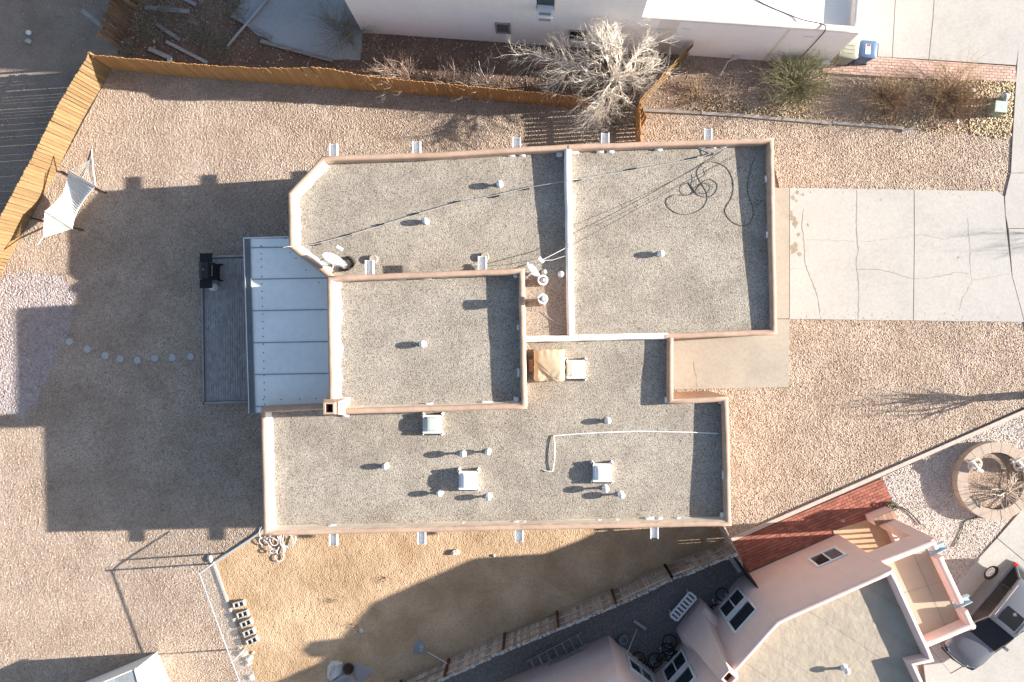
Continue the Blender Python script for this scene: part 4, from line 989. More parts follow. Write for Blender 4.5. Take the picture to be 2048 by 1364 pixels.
for x, y, lab in ((748,518.5,'round beige splash stone under the first upper roof spout, nearest the tripod dish'), (970,514,'round beige splash stone under the spout nearest the small dish')):
    c = P(x, y, 3.1); z0 = deckA(c.x, c.y); mb = MB(); mb.lathe((c.x,c.y,z0), [(.15,-.02),(.16,.02),(.16,.12),(.145,.145),(.06,.14),(.001,.135)], 20); tag(mb.build('splash_stone', MT['conc2'], None, smooth=True), lab, 'splash stone', 'splash stones on the roof')
# loose bent white pipe
tag(MB().tube(roofline([(1436,867,0),(1380,864.5,.0),(1280,862.5,.01),(1200,865,.01),(1150,868,.01),(1107,871.5,.02),(1109,885,.05),(1109.5,905,.07),(1108,925,.06),(1105,943.5,.02),(1098,943,.03),(1088,941.5,.0)], deckE, off=.03), .021, 8).build('loose_pipe', MT['wmetal']), 'thin bent white pipe lying on the lower gravel roof', 'pipe')
# evaporative cooler under a canvas cover
cl = thing('covered_cooler', 'rooftop cooler wrapped in a creased tan canvas cover', 'cooler', P(1100,731,3.15))
zb = 3.1; q0 = P2(1099,731,4.0); W_, D_, Hh_ = 1.08, 1.12, .86
def crease(u, v): return (.007*math.sin(15*u+4*v+2*math.sin(3*v))*max(0, v)**1.5+.006*math.sin(12*u-9*v)*max(0, -v)+.014*math.sin(3*u+2*v)-.05*max(0, abs(u)-.8)/.2-.05*max(0, abs(v)-.8)/.2)
mb = MB(); n = 26; vs = []; f = []
def cover_pt(u, v):   # u, v in -1.6..1.6, folded over the edges of the box
    r = random
    cu = max(-1, min(1, u)); cv = max(-1, min(1, v)); ex = max(0, abs(u)-1)+max(0, abs(v)-1)
    z = zb+Hh_-.05*(cu*cu+cv*cv)*.5-(.06 if cu+cv*.9 < -.55 else 0)*min(1, (-.55-cu-cv*.9)*6 if cu+cv*.9 < -.55 else 0)+crease(cu, cv)*(1.0 if cv > -.2 else 1.5)
    bul = 1+.02*math.sin(9*u+11*v)
    return (q0.x+cu*W_/2*bul+(.03 if u > 1 else -.03 if u < -1 else 0), q0.y+cv*D_/2*bul+(.03 if v > 1 else -.03 if v < -1 else 0), max(zb+.05, z-ex*Hh_/.6))
us = [-1.6+3.2*i/n for i in range(n+1)]
us = [-1.6,-1.3,-1.02]+[-1+2*i/22 for i in range(23)]+[1.02,1.3,1.6]; m = len(us)
for u in us:
    for v in us: vs.append(cover_pt(u, v))
mb.add(vs, [(i*m+j, (i+1)*m+j, (i+1)*m+j+1, i*m+j+1) for i in range(m-1) for j in range(m-1) if not ((abs(us[i]) > 1.01 or abs(us[i+1]) > 1.01) and (abs(us[j]) > 1.01 or abs(us[j+1]) > 1.01))])
mb.build('canvas_cover', MT['canvas'], cl, smooth=70)
mb = MB(); fl_ = [cover_pt(.98,-.95), cover_pt(.5,-1.0), cover_pt(-.1,-.55), cover_pt(-.75,0.0), cover_pt(-.98,.35)]
mb.tube([Vector(p)+Z*.012 for p in smooth_path(fl_, 5)], .016, 5); mb.build('cover_hem', MT['canvas'], cl)
mb = MB(); mb.box((q0.x, q0.y, zb+.25), (W_-.1, D_-.1, .6)); mb.build('cooler_body', MT['steel'], cl)
c = P(1062,731,3.2); o = MB().box((c.x, c.y, 3.28), (.17,.46,.32)).build('cooler_box', MT['boxr']); tag(o, 'reddish slatted box between the canvas cooler and tan parapet', 'box')
mb = MB(); 
for k in range(4): mb.box((c.x, c.y-.17+k*.115, 3.447), (.165,.09,.02))
mb.build('slat', MT['tile'], o)['kind'] = 'stuff'
tag(MB().tube(smooth_path([P(1052,688,3.9), P(1057,694,3.7), P(1062,702,3.4), P(1065,708,3.3)], 4), .022, 6).build('water_line', MT['twigd']), 'brown water line curving from parapet to canvas cooler', 'pipe')

# ------------------------------------------------------------------ the back yard
gr = thing('barbecue_grill', 'black gas barbecue grill with side shelves on the patio corner', 'grill', P(418,541))
c = P(411,541,1.0); cx, cy = c.x, c.y
mb = MB()
for sx in (-.22,.22):
    for sy in (-.30,.30): mb.box((cx+sx, cy+sy, .42), (.05,.05,.84))
mb.box((cx, cy, .20), (.50,.66,.05)); mb.build('cart', MT['blackp'], gr)
mb = MB(); mb.box((cx+.02, cy, .80), (.50,.66,.22)); fb_ = mb.build('firebox', MT['blackp'], gr)
mb = MB(); pr = [(-.25,.91),(-.245,1.05),(-.19,1.14),(-.08,1.18),(.06,1.17),(.15,1.10),(.19,.98),(.20,.91)]
vs = [(cx+x, cy-.33, z) for x, z in pr]+[(cx+x, cy+.33, z) for x, z in pr]; k_ = len(pr)
mb.add(vs, [tuple(range(k_)), tuple(range(2*k_-1, k_-1, -1))]+[(i, k_+i, k_+(i+1)%k_, (i+1)%k_) for i in range(k_)]); lid = mb.build('lid', MT['darkm'], gr, smooth=50)
mb = MB(); mb.tube([Vector((cx+.20,cy-.22,1.0)), Vector((cx+.27,cy-.21,1.02)), Vector((cx+.27,cy+.21,1.02)), Vector((cx+.20,cy+.22,1.0))], .018, 8); mb.build('handle', MT['chrome'], lid)
mb = MB(); mb.box((cx-.02, cy+.03, 1.187), (.03,.09,.006)); mb.build('badge', MT['chrome'], lid)
mb = MB(); mb.box((cx+.28, cy, .84), (.06,.64,.18)); mb.build('control_panel', MT['blackp'], gr)
for s in (1,-1):
    mb = MB(); mb.box((cx-.02, cy+s*.53, .90), (.50,.36,.04)); mb.build('side_shelf', MT['blackp'], gr)
for s in (1,-1):
    mb = MB(); B_ = Matrix.Rotation(math.pi/2, 3, 'X'); mb.lathe((cx+.27, cy+s*.34, .09), [(.001,-.025),(.085,-.025),(.09,0),(.085,.025),(.001,.025)], 14, B_); mb.build('wheel', MT['blackp'], gr)
mb = MB(); mb.lathe(P(428,574,.3), [(.001,.26),(.09,.25),(.14,.2),(.155,.05),(.155,-.15),(.12,-.22)], 16); tag(mb.build('gas_cylinder', MT['wmetal'], None, smooth=True), 'white gas cylinder next to the black barbecue grill', 'gas cylinder')
SS = [(139,683),(175,698),(211,711),(241,717.5),(275,720.5),(310,716),(345,715),(381.5,713)]
ords = ['first stepping stone, farthest from the patio', 'second stepping stone counting from the far end', 'third stepping stone counting from the far end', 'fourth stepping stone counting from the far end', 'fifth stepping stone, lowest of the curved row', 'sixth stepping stone counting from the far end', 'seventh stepping stone, one before the patio end', 'last stepping stone, nearest to the patio']
for (x, y), l_ in zip(SS, ords):
    p = P(x, y); mb = MB(); mb.lathe((p.x,p.y,-.03), [(.15,0),(.15,.06),(.14,.07),(.001,.07)], 22); tag(mb.build('stepping_stone', MT['disc']), 'round grey '+l_, 'stepping stone', 'stepping stones leading to the patio')
# hammock and its stand
hm = thing('hammock', 'white rope hammock with spreader bars on a dark steel stand', 'hammock', P(130,400))
zt = 1.0
A0, A1, B0, B1 = (139,341.6), (191,372), (90,423.5), (144,457)
Lf = [(139,341.6),(133,364),(127,385.6),(109,407),(90,423.5)]; Rt = [(191,372),(172,394),(158,415.5),(148,438),(144,457)]
def sidep(S_, t):
    n_ = len(S_)-1; i = min(int(t*n_), n_-1); f_ = t*n_-i; a, b = S_[i], S_[i+1]; return (a[0]+(b[0]-a[0])*f_, a[1]+(b[1]-a[1])*f_)
def hp(u, t):
    a, b = sidep(Lf, t), sidep(Rt, t); z = .95-.38*math.sin(math.pi*t)-.12*math.sin(math.pi*u)*math.sin(math.pi*t)
    return P(a[0]+(b[0]-a[0])*u, a[1]+(b[1]-a[1])*u, z)
mb = MB(); nu, ntt = 26, 40
for i in range(nu+1):
    mb.tube([hp(i/nu, t/20) for t in range(21)], .017, 4, False)
for j in range(3, ntt-2):
    mb.tube([hp(u/8, j/ntt)+Z*(.012 if j % 2 else -.008) for u in range(9)], .016, 4, False)
o = mb.build('net', MT['rope'], hm); o['kind'] = 'stuff'
for s_ in (0, 1):
    mb = MB(); e = [hp(u/8, .08+.84*s_)-Z*.02 for u in range(9)]
    vs = []; rows = 9
    for t in range(1, 24):
        vs += [hp(u/8, .06+.88*t/24)-Z*.006 for u in range(9)]
    if s_ == 0:
        mb.add(vs, [(i*9+j, (i+1)*9+j, (i+1)*9+j+1, i*9+j+1) for i in range(22) for j in range(8)]); mb.build('bed', MT['rope'], hm)
mb = MB(); mb.tube([P(135,339,.95), P(193,373.5,.95)], .022, 8); mb.build('spreader_bar', MT['plank'], hm)
mb = MB(); mb.tube([P(88,422,.95), P(145,458,.95)], .022, 8); mb.build('spreader_bar', MT['plank'], hm)
mb = MB(); e2 = P(86,475,1.08); h2 = P(75,490,1.15); h1 = P(183,298,1.25); e1 = P(184,318,1.2)
for i in range(0, 25):
    mb.tube([hp(i/24,1.0), e2], .010, 4, False)
    if i % 2 == 0: mb.tube([hp(i/24,0.0), e1], .006, 4, False)
mb.tube([e2, h2], .02, 6); mb.tube([e1, h1], .02, 6); mb.tube([hp(1,0), P(186,335,1.15), h1], .024, 6); o = mb.build('cord', MT['rope'], hm); o['kind'] = 'stuff'
g1, g2 = P(160,358,.05), P(105,448,.05)
mb = MB(); mb.tube([h1, h1.lerp(g1,.55)-Z*.1, g1, g2, h2.lerp(g2,.55)-Z*.1, h2], .03, 8); mb.build('stand_beam', MT['darkm'], hm, smooth=True)
for a, b in (((122,342),(213,386.5)), ((62,436),(167,460))):
    MB().tube([P(*a,.04), P(*b,.04)], .026, 8).build('foot', MT['darkm'], hm, smooth=True)
# cinder blocks
blk = None
labs = ['topmost grey cinder block in the slanted row by the chain link fence','second cinder block from the top of the slanted row','middle cinder block of the slanted row of five','fourth cinder block from the top of the slanted row','bottom cinder block of the slanted row, beside the white rocks']
mb = MB(); L_, D_2, Hb = .46, .25, .20; t = .042
for (x0,x1,y0,y1) in ((-L_/2,L_/2,-D_2/2,-D_2/2+t),(-L_/2,L_/2,D_2/2-t,D_2/2),(-L_/2,-L_/2+t,-D_2/2+t,D_2/2-t),(-t/2,t/2,-D_2/2+t,D_2/2-t),(L_/2-t,L_/2,-D_2/2+t,D_2/2-t)):
    mb.box(((x0+x1)/2,(y0+y1)/2,Hb/2), (x1-x0,y1-y0,Hb))
cbm = bpy.data.meshes.new('cinder_block'); cbm.from_pydata(mb.v, [], mb.f); cbm.materials.append(MT['block'])
for i, ((x, y), l_) in enumerate(zip([(477,1209.5),(484.5,1229.5),(491.5,1247.5),(497,1266),(503.5,1282.5)], labs)):
    p = P(x, y, .2); o = link('cinder_block', cbm, None, (p.x,p.y,0), (0,0,math.radians(16+[0,3,8,6,10][i]))); tag(o, l_, 'cinder block', 'cinder blocks in a row')
# white hose
k7 = lambda L, z: [P(380+a/8.525, 1040+b/8.525, z+(i%3)*.02) for i, (a, b) in enumerate(L)]
mb = MB()
for i, L in enumerate([[(1225,100),(1180,200),(1200,290),(1280,370),(1330,420)], [(1240,430),(1190,390),(1185,330),(1230,300),(1270,350),(1350,410),(1400,420)], [(1370,250),(1360,350),(1410,430),(1480,420),(1510,350),(1490,270)], [(1300,330),(1350,290),(1440,320),(1490,360)], [(1525,250),(1530,420),(1480,540),(1500,580),(1570,580),(1620,520),(1590,440),(1540,400)],
        [(1600,250),(1580,350),(1600,430),(1680,460),(1760,420),(1800,340),(1800,270)], [(1700,250),(1755,330),(1740,390),(1650,440),(1570,420)], [(1330,420),(1400,500),(1470,520),(1440,560),(1380,560),(1370,520),(1420,480)], [(1460,600),(1450,640),(1500,700),(1560,690),(1600,620),(1590,560)], [(1560,420),(1590,500),(1580,580),(1530,590)], [(1640,460),(1560,440),(1540,330),(1560,260)]]):
    mb.tube(smooth_path(k7(L, .05+.03*(i % 4)), 5), .021, 6)
tag(mb.build('garden_hose', MT['hose'], None, smooth=True), 'tangled heap of white hose at the lower left house corner', 'hose')
# shed
sh = thing('garden_shed', 'small white shed with grey shingles at the bottom edge', 'shed', P(250,1370))
e0 = P(314.5,1303.5); un_ = (P(167,1365)-e0).normalized(); ue_ = Vector((un_.y*-1, un_.x, 0)); 
if ue_.y > 0: ue_ = -ue_
ws, ls, hs = 3.6, 3.2, 1.86
mb = MB(); q = [e0, e0+un_*ws, e0+un_*ws+ue_*ls, e0+ue_*ls]; mb.prism([(v.x,v.y) for v in q], 0, hs-.02); mb.build('wall', MT['shedw'], sh)
ny, nx_ = 20, 12
m0 = e0+un_*.0
rise = .35
sme = bpy.data.meshes.new('shingle'); s_ = MB().box((0,0,0), (.30,.17,.012)); sme.from_pydata(s_.v, [], s_.f); sme.materials.append(MT['shingle'])
rf = MB(); a = e0-un_*.05-ue_*.03; 
A_ = [a+Z*hs, a+un_*(ws+.1)+Z*hs, a+un_*(ws+.1)+ue_*(ls/2)+Z*(hs+rise), a+ue_*(ls/2)+Z*(hs+rise)]; B_ = [a+ue_*(ls+.06)+Z*hs, a+un_*(ws+.1)+ue_*(ls+.06)+Z*hs]
rf.add([tuple(v) for v in A_+B_]+[tuple(v-Z*.04) for v in A_+B_], [(0,1,2,3),(3,2,5,4),(6,9,8,7),(9,10,11,8),(0,3,9,6),(3,4,10,9),(1,7,8,2),(2,8,11,5),(0,6,7,1),(4,5,11,10)]); ro = rf.build('roof', MT['shingle'], sh)
sl_ = (A_[3]-A_[0]).normalized(); nup = un_.cross(sl_); nup = nup if nup.z > 0 else -nup
Rm = Matrix((( un_.x, sl_.x, nup.x),(un_.y, sl_.y, nup.y),(un_.z, sl_.z, nup.z))).to_euler(); cnt = 0
for j in range(9):
    for i in range(13):
        if cnt >= 120: break
        v = A_[0]+un_*(.10+.31*i+(.15 if j % 2 else 0))+sl_*(.09+.155*j)+nup*(.012+.001*(i%2)); link('shingle', sme, ro, v, (Rm[0]+.03, Rm[1], Rm[2])); cnt += 1
mb = MB(); mb.bar(A_[0]+Z*.02, A_[3]+Z*.02, .09, .05); mb.bar(A_[0]-Z*.02, A_[1]-Z*.02, .05, .08); mb.bar(A_[3]+Z*.02, B_[0]+Z*.02, .09, .05); mb.build('trim', MT['shedw'], ro)

# ------------------------------------------------------------------ side yard odds and ends
def rock(c, s, rng, mat, name='rock', flat=.7):
    mb = MB(); n = 10; vs = []; ph_ = [rng.uniform(0,6.28) for _ in range(4)]
    for j in range(1, 7):
        th = math.pi*j/7
        for i in range(n):
            a = 2*math.pi*i/n; k = 1+.16*math.sin(2*a+ph_[0])+.12*math.sin(3*a+th*2+ph_[1])+.1*math.sin(5*th+ph_[2])+rng.uniform(-.06,.06)
            vs.append((c[0]+s[0]*k*math.sin(th)*math.cos(a), c[1]+s[1]*k*math.sin(th)*math.sin(a), c[2]+s[2]*k*math.cos(th)))
    f = [(j*n+i, (j+1)*n+i, (j+1)*n+(i+1)%n, j*n+(i+1)%n) for j in range(5) for i in range(n)]+[tuple(range(n)), tuple(range(6*n-1, 5*n-1, -1))]
    mb.add(vs, f); return mb.build(name, MT[mat], None, smooth=45)
rg = random.Random(21)
RK = [((421,1116.5),.14,'pale rock lying by the chain link gate','rock'), ((488,1306),.16,'large white rock beside the bottom cinder block','rock'), ((499,1316),.14,'white rock below the large white rock by the fence','rock'), ((506,1305),.09,'small white rock right of the white rock heap','rock'), ((480,1296),.08,'small white stone touching the last cinder block','rock'), ((497,1327),.12,'lowest white rock of the heap near the fence','rock'), ((911,1104),.16,'pale angular rock on the sandy dirt below the house','rock'), ((988,1111),.07,'small pale stone right of the angular rock','rock'), ((722,1260),.10,'small pale stone at the shadow edge','rock'), ((503,1354),.13,'whitish rock at the bottom edge near the fence','rock')]
for (x, y), s, l_, m in RK:
    p = P(x, y); o = rock((p.x,p.y,s*.3), (s*rg.uniform(.8,1.2), s*rg.uniform(.7,1.1), s*.6), rg, 'rock'); tag(o, l_, 'rock')
# shovel leaning on the board fence
svl = thing('leaf_rake', 'grey fan shaped rake with a white pole by the board fence', 'rake', P(840,1295))
ctr = P(845,1305,.06); tip = P(900,1330,.65)
mb = MB(); h_ = P(855,1304,.10); fan = [P(840,1278,.03), P(832,1284,.02), P(828,1296,.02), P(827,1308,.03)]
mb.add([tuple(h_)]+[tuple(v) for v in fan]+[tuple(h_-Z*.02)]+[tuple(v-Z*.02) for v in fan], [(0,1,2),(0,2,3),(0,3,4),(7,6,5),(8,7,5),(9,8,5),(1,0,5,6),(0,4,9,5),(1,6,7,2),(2,7,8,3),(3,8,9,4)]); mb.build('head', MT['gutter'], svl)
mb = MB(); mb.tube([h_, tip], .016, 6); mb.build('pole', MT['wmetal'], svl)
mb = MB(); k_ = lambda a, b: P(600+a/6.4, 1180+b/6.4, .075)
for a, b in (((1575,690),(1545,780)), ((1555,735),(1585,745)), ((1530,770),(1570,785)), ((1545,700),(1535,745))): mb.bar(k_(*a), k_(*b), .018, .01)
mb.build('white_mark', MT['paper'], svl)
def cloth(pts, z, amp, mat, name, label, cat, sd):
    r = random.Random(sd); n = len(pts); c = (sum(p[0] for p in pts)/n, sum(p[1] for p in pts)/n); rings = []
    for k in (1, .82, .6, .35):
        rings.append([P(c[0]+(x-c[0])*k+r.uniform(-1,1), c[1]+(y-c[1])*k+r.uniform(-1,1), z+(0 if k == 1 else amp*r.uniform(.3,1))) for x, y in pts])
    mb = MB(); vs = [tuple(v) for q in rings for v in q]; f = [(j*n+i, j*n+(i+1)%n, (j+1)*n+(i+1)%n, (j+1)*n+i) for j in range(3) for i in range(n)]+[tuple(3*n+i for i in range(n))]
    mb.add(vs, f); o = mb.build(name, MT[mat], None, smooth=80); tag(o, label, cat); return o
cloth([(656,1332),(662,1322),(675,1321),(686,1324),(689,1336),(684,1349),(672,1356),(664,1362),(655,1355)], .0, .16, 'rock', 'boulder', 'pale grey boulder at the bottom edge of the dirt yard', 'boulder', 1)
cloth([(664,1364),(676,1353),(690,1347),(704,1350),(713,1362),(705,1380),(668,1382)], .0, .22, 'tarp', 'tarp', 'crumpled grey tarp at the bottom edge beside the boulder', 'tarp', 2)
cloth([(708,1325),(730,1331),(748,1340),(738,1352),(716,1364),(706,1350)], .0, .02, 'tarp', 'paving_slab', 'flat grey stone slab beside the dark basket', 'slab', 3)
p = P(699,1334); mb = MB(); mb.lathe((p.x,p.y,0), [(.14,0),(.22,.12),(.23,.2),(.20,.2),(.18,.1),(.001,.06)], 16); tag(mb.build('basket', MT['brownpaint'], None, smooth=True), 'dark brown round basket between boulder and slab', 'basket')
# the dark gravel yard behind the board fence
def ladder(name, label, a, b, w, n, mat, rung, za, zb, th=.05):
    root = thing(name, label, 'ladder', P(*a)); A, B = P(*a, za), P(*b, zb); d = (B-A).normalized(); s = Vector((-d.y, d.x, 0)).normalized()*w/2
    for sg in (1,-1): MB().bar(A+s*sg, B+s*sg, .04, .09).build('side_rail', MT[mat], root)
    for k in range(n): p = A.lerp(B, (k+.5)/n); MB().bar(p-s, p+s, rung, .035).build('rung', MT[rung if isinstance(rung, str) else mat], root)
ladder('extension_ladder', 'grey extension ladder lying along the pink wall', (1058,1334), (1168,1276), .52, 7, 'plank', .045, .25, .25)
ladder('fibreglass_ladder', 'short green and white ladder lying in front of the grey ladder', (1100,1338), (1172,1298), .30, 5, 'utilg', .05, .5, .5)
a_, b_ = P(1108,1339,.66), P(1165,1312,.66); tag(MB().bar(a_, b_, .12, .05).build('white_plank', MT['wmetal']), 'white plank lying on the green ladder', 'plank')
bench = thing('slatted_rack', 'white slatted rack leaning near the pink fireplace', 'rack', P(1365,1218)); A, B = P(1347,1236,.55), P(1386,1190,.55); d = (B-A).normalized(); s = Vector((-d.y,d.x,0))
for sg in (1,-1): MB().bar(A+s*.19*sg, B+s*.19*sg, .07, .04).build('rail', MT['wmetal'], bench)
for k in range(8): p = A.lerp(B, k/7); MB().bar(p-s*.155, p+s*.155, .095, .038).build('slat', MT['wmetal'], bench)
for k in (0, 1):
    for sg in (1,-1): p = A.lerp(B, .05+.9*k)+s*.17*sg; MB().box((p.x,p.y,.27), (.05,.05,.5)).build('leg', MT['wmetal'], bench)
a_, b_ = P(1267,1241,.06), P(1291,1258,.06); tag(MB().tube([a_, b_], .07, 10).build('pipe_offcut', MT['gcable']), 'short grey pipe lying on the dark gravel', 'pipe')
tag(MB().tube([P(1274,1258,.3), P(1254,1307,1.6)], .014, 6).build('broom_stick', MT['twig']), 'thin pale stick leaning on the lower pink wing', 'stick')
p = P(1247,1281,.3); mb = MB(); mb.lathe((p.x,p.y,0), [(.13,0),(.17,.22),(.19,.24),(.19,.28),(.15,.28),(.13,.1),(.001,.08)], 18); tag(mb.build('plant_pot', MT['gutter'], None, smooth=True), 'round grey plant pot beside the lower pink wing', 'pot')
def torus(mb, c, R, r, B, n=22, m=6):
    vs = []
    for i in range(n):
        a = 2*math.pi*i/n
        for j in range(m):
            b = 2*math.pi*j/m; vs.append(Vector(c)+B @ Vector(((R+r*math.cos(b))*math.cos(a), (R+r*math.cos(b))*math.sin(a), r*math.sin(b))))
    mb.add(vs, [(i*m+j, ((i+1)%n)*m+j, ((i+1)%n)*m+(j+1)%m, i*m+(j+1)%m) for i in range(n) for j in range(m)])
def bicycle(px, py, yaw, lean, label, lift=.0, R=.30):
    p = P(px, py); root = thing('bicycle', label, 'bicycle', p, 'bicycles piled by the pink house')
    B = (Matrix.Rotation(yaw, 4, 'Z') @ Matrix.Rotation(lean, 4, 'X')).to_3x3(); o = Vector((p.x, p.y, .08+lift))
    T = lambda x, z, y=0: o+B @ Vector((x, y, z)); Wb = B @ Matrix.Rotation(math.pi/2, 3, 'X')
    for x in (-.48,.48):
        mb = MB(); torus(mb, T(x,R), R-.03, .034, Wb); wh = mb.build('wheel', MT['tyre'], root, smooth=True)
        mb = MB(); torus(mb, T(x,R), R-.06, .012, Wb, 20, 4)
        for k in range(8):
            a = k*math.pi/4; mb.tube([T(x,R), T(x+(R-.06)*math.cos(a), R+(R-.06)*math.sin(a))], .004, 3, False)
        mb.build('rim', MT['steel'], wh)
    mb = MB()
    for a, b in (((-.05,R),(-.15,.75)), ((-.14,.70),(.32,.72)), ((-.05,R),(.33,.66)), ((-.05,R),(-.48,R)), ((-.14,.68),(-.48,R)), ((.30,.80),(.48,R))): mb.tube([T(*a), T(*b)], .027, 6)
    mb.build('frame', MT['blackp'], root)
    mb = MB(); mb.tube([T(.30,.80), T(.29,.92)], .016, 6); mb.tube([T(.25,.93,-.27), T(.29,.92,0), T(.25,.93,.27)], .014, 6); mb.build('handlebar', MT['steel'], root)
    mb = MB(); mb.tube([T(-.15,.75), T(-.17,.84)], .014, 6); mb.box(T(-.19,.86), (.24,.12,.05), mat=B.to_4x4()); mb.build('saddle', MT['blackp'], root)
    mb = MB(); mb.tube([T(-.05,R,.09), T(.05,R-.12,.10)], .012, 5); mb.tube([T(-.05,R,-.09), T(-.15,R+.12,-.10)], .012, 5); mb.box(T(.06,R-.13,.15), (.09,.09,.03), mat=B.to_4x4()); mb.build('crank', MT['steel'], root)
bicycle(1312,1287, math.radians(52), math.radians(68), 'black bicycle on top of the pile, front wheel near the white rack', .16)
bicycle(1302,1312, math.radians(-25), math.radians(75), 'black bicycle lying lowest in the pile with its wheel to the left', .02)
bicycle(1333,1318, math.radians(115), math.radians(50), 'black bicycle of the pile closest to the lower windows', .05)
bicycle(1419,1196, math.radians(50), math.radians(60), 'dark bicycle lying beside the white framed window, right of the rack', .02, .27)
# leaning board, brown gate
tag(MB().bar(P(1462,1117,.9), P(1480,1144,.9), .16, .04).build('leaning_board', MT['plank']), 'pale grey board next to the brown gate', 'board')
bg_ = thing('brown_gate', 'narrow dark brown gate between board fence and pink house', 'gate', P(1470,1110)); a, b = P(1461,1105), P(1492,1150)
board_fence(bg_, [(1461,1105),(1492,1150)], board_mesh('slat', .10, .03, 'brownpaint', .02), .10, .015, lambda x: 1.7, 'slat', sd=9, hj=.01); rails(bg_, [(1461,1105),(1492,1150)], (.4,1.45), 'brownpaint', .04)
p = P(1492,1151); MB().tube([p, p+Z*1.85], .06, 10).build('post', MT['brownpaint'], bg_)
tag(MB().bar(P(1411,1081,.02), P(1430,1079.5,.02), .03, .02).build('white_stick', MT['wmetal']), 'thin white stick lying on shaded dirt near the slat gate', 'stick')
p = P(1685,1041); rb = rock((p.x,p.y,.03), (.10,.09,.07), rg, 'grass', 'weed'); tag(rb, 'small green weed tuft growing on the red path', 'weed')

# ------------------------------------------------------------------ the street side: bins, utility boxes, planter, car
def bin_(name, label, px, py, mat, w, d, rz, sticker):
    z = 1.05; c = P(px, py, z); root = thing(name, label, 'trash bin', Vector((c.x,c.y,0))); R = Matrix.Rotation(rz, 4, 'Z')
    T = lambda x, y, zz: Vector((c.x,c.y,0))+R @ Vector((x,y,zz))
    mb = MB(); rings = []
    for zz, k in ((.06,.78),(.5,.88),(.98,.98),(1.0,1.04),(1.02,1.04)): rings.append([T(sx*w/2*k, sy*d/2*k, zz) for sx, sy in ((-1,-.8),(-.8,-1),(.8,-1),(1,-.8),(1,.8),(.8,1),(-.8,1),(-1,.8))])
    poly3(mb, rings); mb.build('body', MT[mat], root, smooth=40)
    mb = MB(); rings = []
    for zz, k in ((1.025,1.05),(1.06,1.05),(1.09,.96),(1.10,.5)): rings.append([T(sx*w/2*k-.01, sy*d/2*k, zz) for sx, sy in ((-1,-.8),(-.8,-1),(.8,-1),(1,-.8),(1,.8),(.8,1),(-.8,1),(-1,.8))])
    poly3(mb, rings); lid = mb.build('lid', MT[mat], root, smooth=40)
    mb = MB(); mb.tube([T(w/2+.02,-d*.40,1.03), T(w/2+.06,-d*.36,1.03), T(w/2+.06,d*.36,1.03), T(w/2+.02,d*.40,1.03)], .018, 6); mb.build('handle', MT[mat], root)
    if sticker:
        mb = MB(); mb.box(T(-.04,-.02,1.108), (.20,.40,.006), mat=R); mb.build('label_sheet', MT['paper'], lid)
        mb = MB(); mb.box(T(-.03,.13,1.113), (.15,.09,.004), mat=R); mb.build('red_block', MT['redp'], lid)
        mb = MB()
        for k in range(4): mb.box(T(-.06,.03-k*.06,1.113), (.12,.012,.003), mat=R)
        mb.build('print_line', MT['gutter'], lid)
    else:
        for k in (-.16,0,.16): mb = MB(); mb.box(T(-.05,k,1.105), (w*.55,.035,.03), mat=R); mb.build('rib', MT[mat], lid)
    for sy in (-1,1):
        mb = MB(); B_ = R.to_3x3() @ Matrix.Rotation(math.pi/2, 3, 'X'); mb.lathe(T(w*.36,sy*d*.36,.11), [(.001,-.03),(.11,-.03),(.11,.03),(.001,.03)], 12, B_); mb.build('wheel', MT['blackp'], root)
bin_('trash_bin', 'blue recycling bin with white and red sticker on its lid', 1737, 98.5, 'binb', .66, .66, math.radians(-4), True)
bin_('trash_bin', 'sage green trash bin tucked against the pale garage corner', 1700, 99, 'bing', .70, .68, math.radians(-8), False)
p = P(1997,216,.5); ub = thing('utility_pedestal', 'green utility box with pale lid among the dry weeds', 'utility box', Vector((p.x,p.y,0)))
MB().box((p.x,p.y,.33), (.46,.42,.66), rz=-.1).build('cabinet', MT['utilg'], ub); MB().box((p.x,p.y,.685), (.49,.45,.05), rz=-.1).build('lid', MT['utilp'], ub)
p = P(2008,195,.4); ub = thing('cable_pedestal', 'small round green cable pedestal next to the utility box', 'utility box', Vector((p.x,p.y,0)))
mb = MB(); mb.lathe((p.x,p.y,0), [(.13,0),(.13,.5)], 16); mb.build('tube', MT['utilg'], ub, smooth=True); mb = MB(); mb.lathe((p.x,p.y,.5), [(.15,-.02),(.15,.05),(.10,.11),(.001,.13)], 16); mb.build('cap', MT['utilp'], ub, smooth=True)
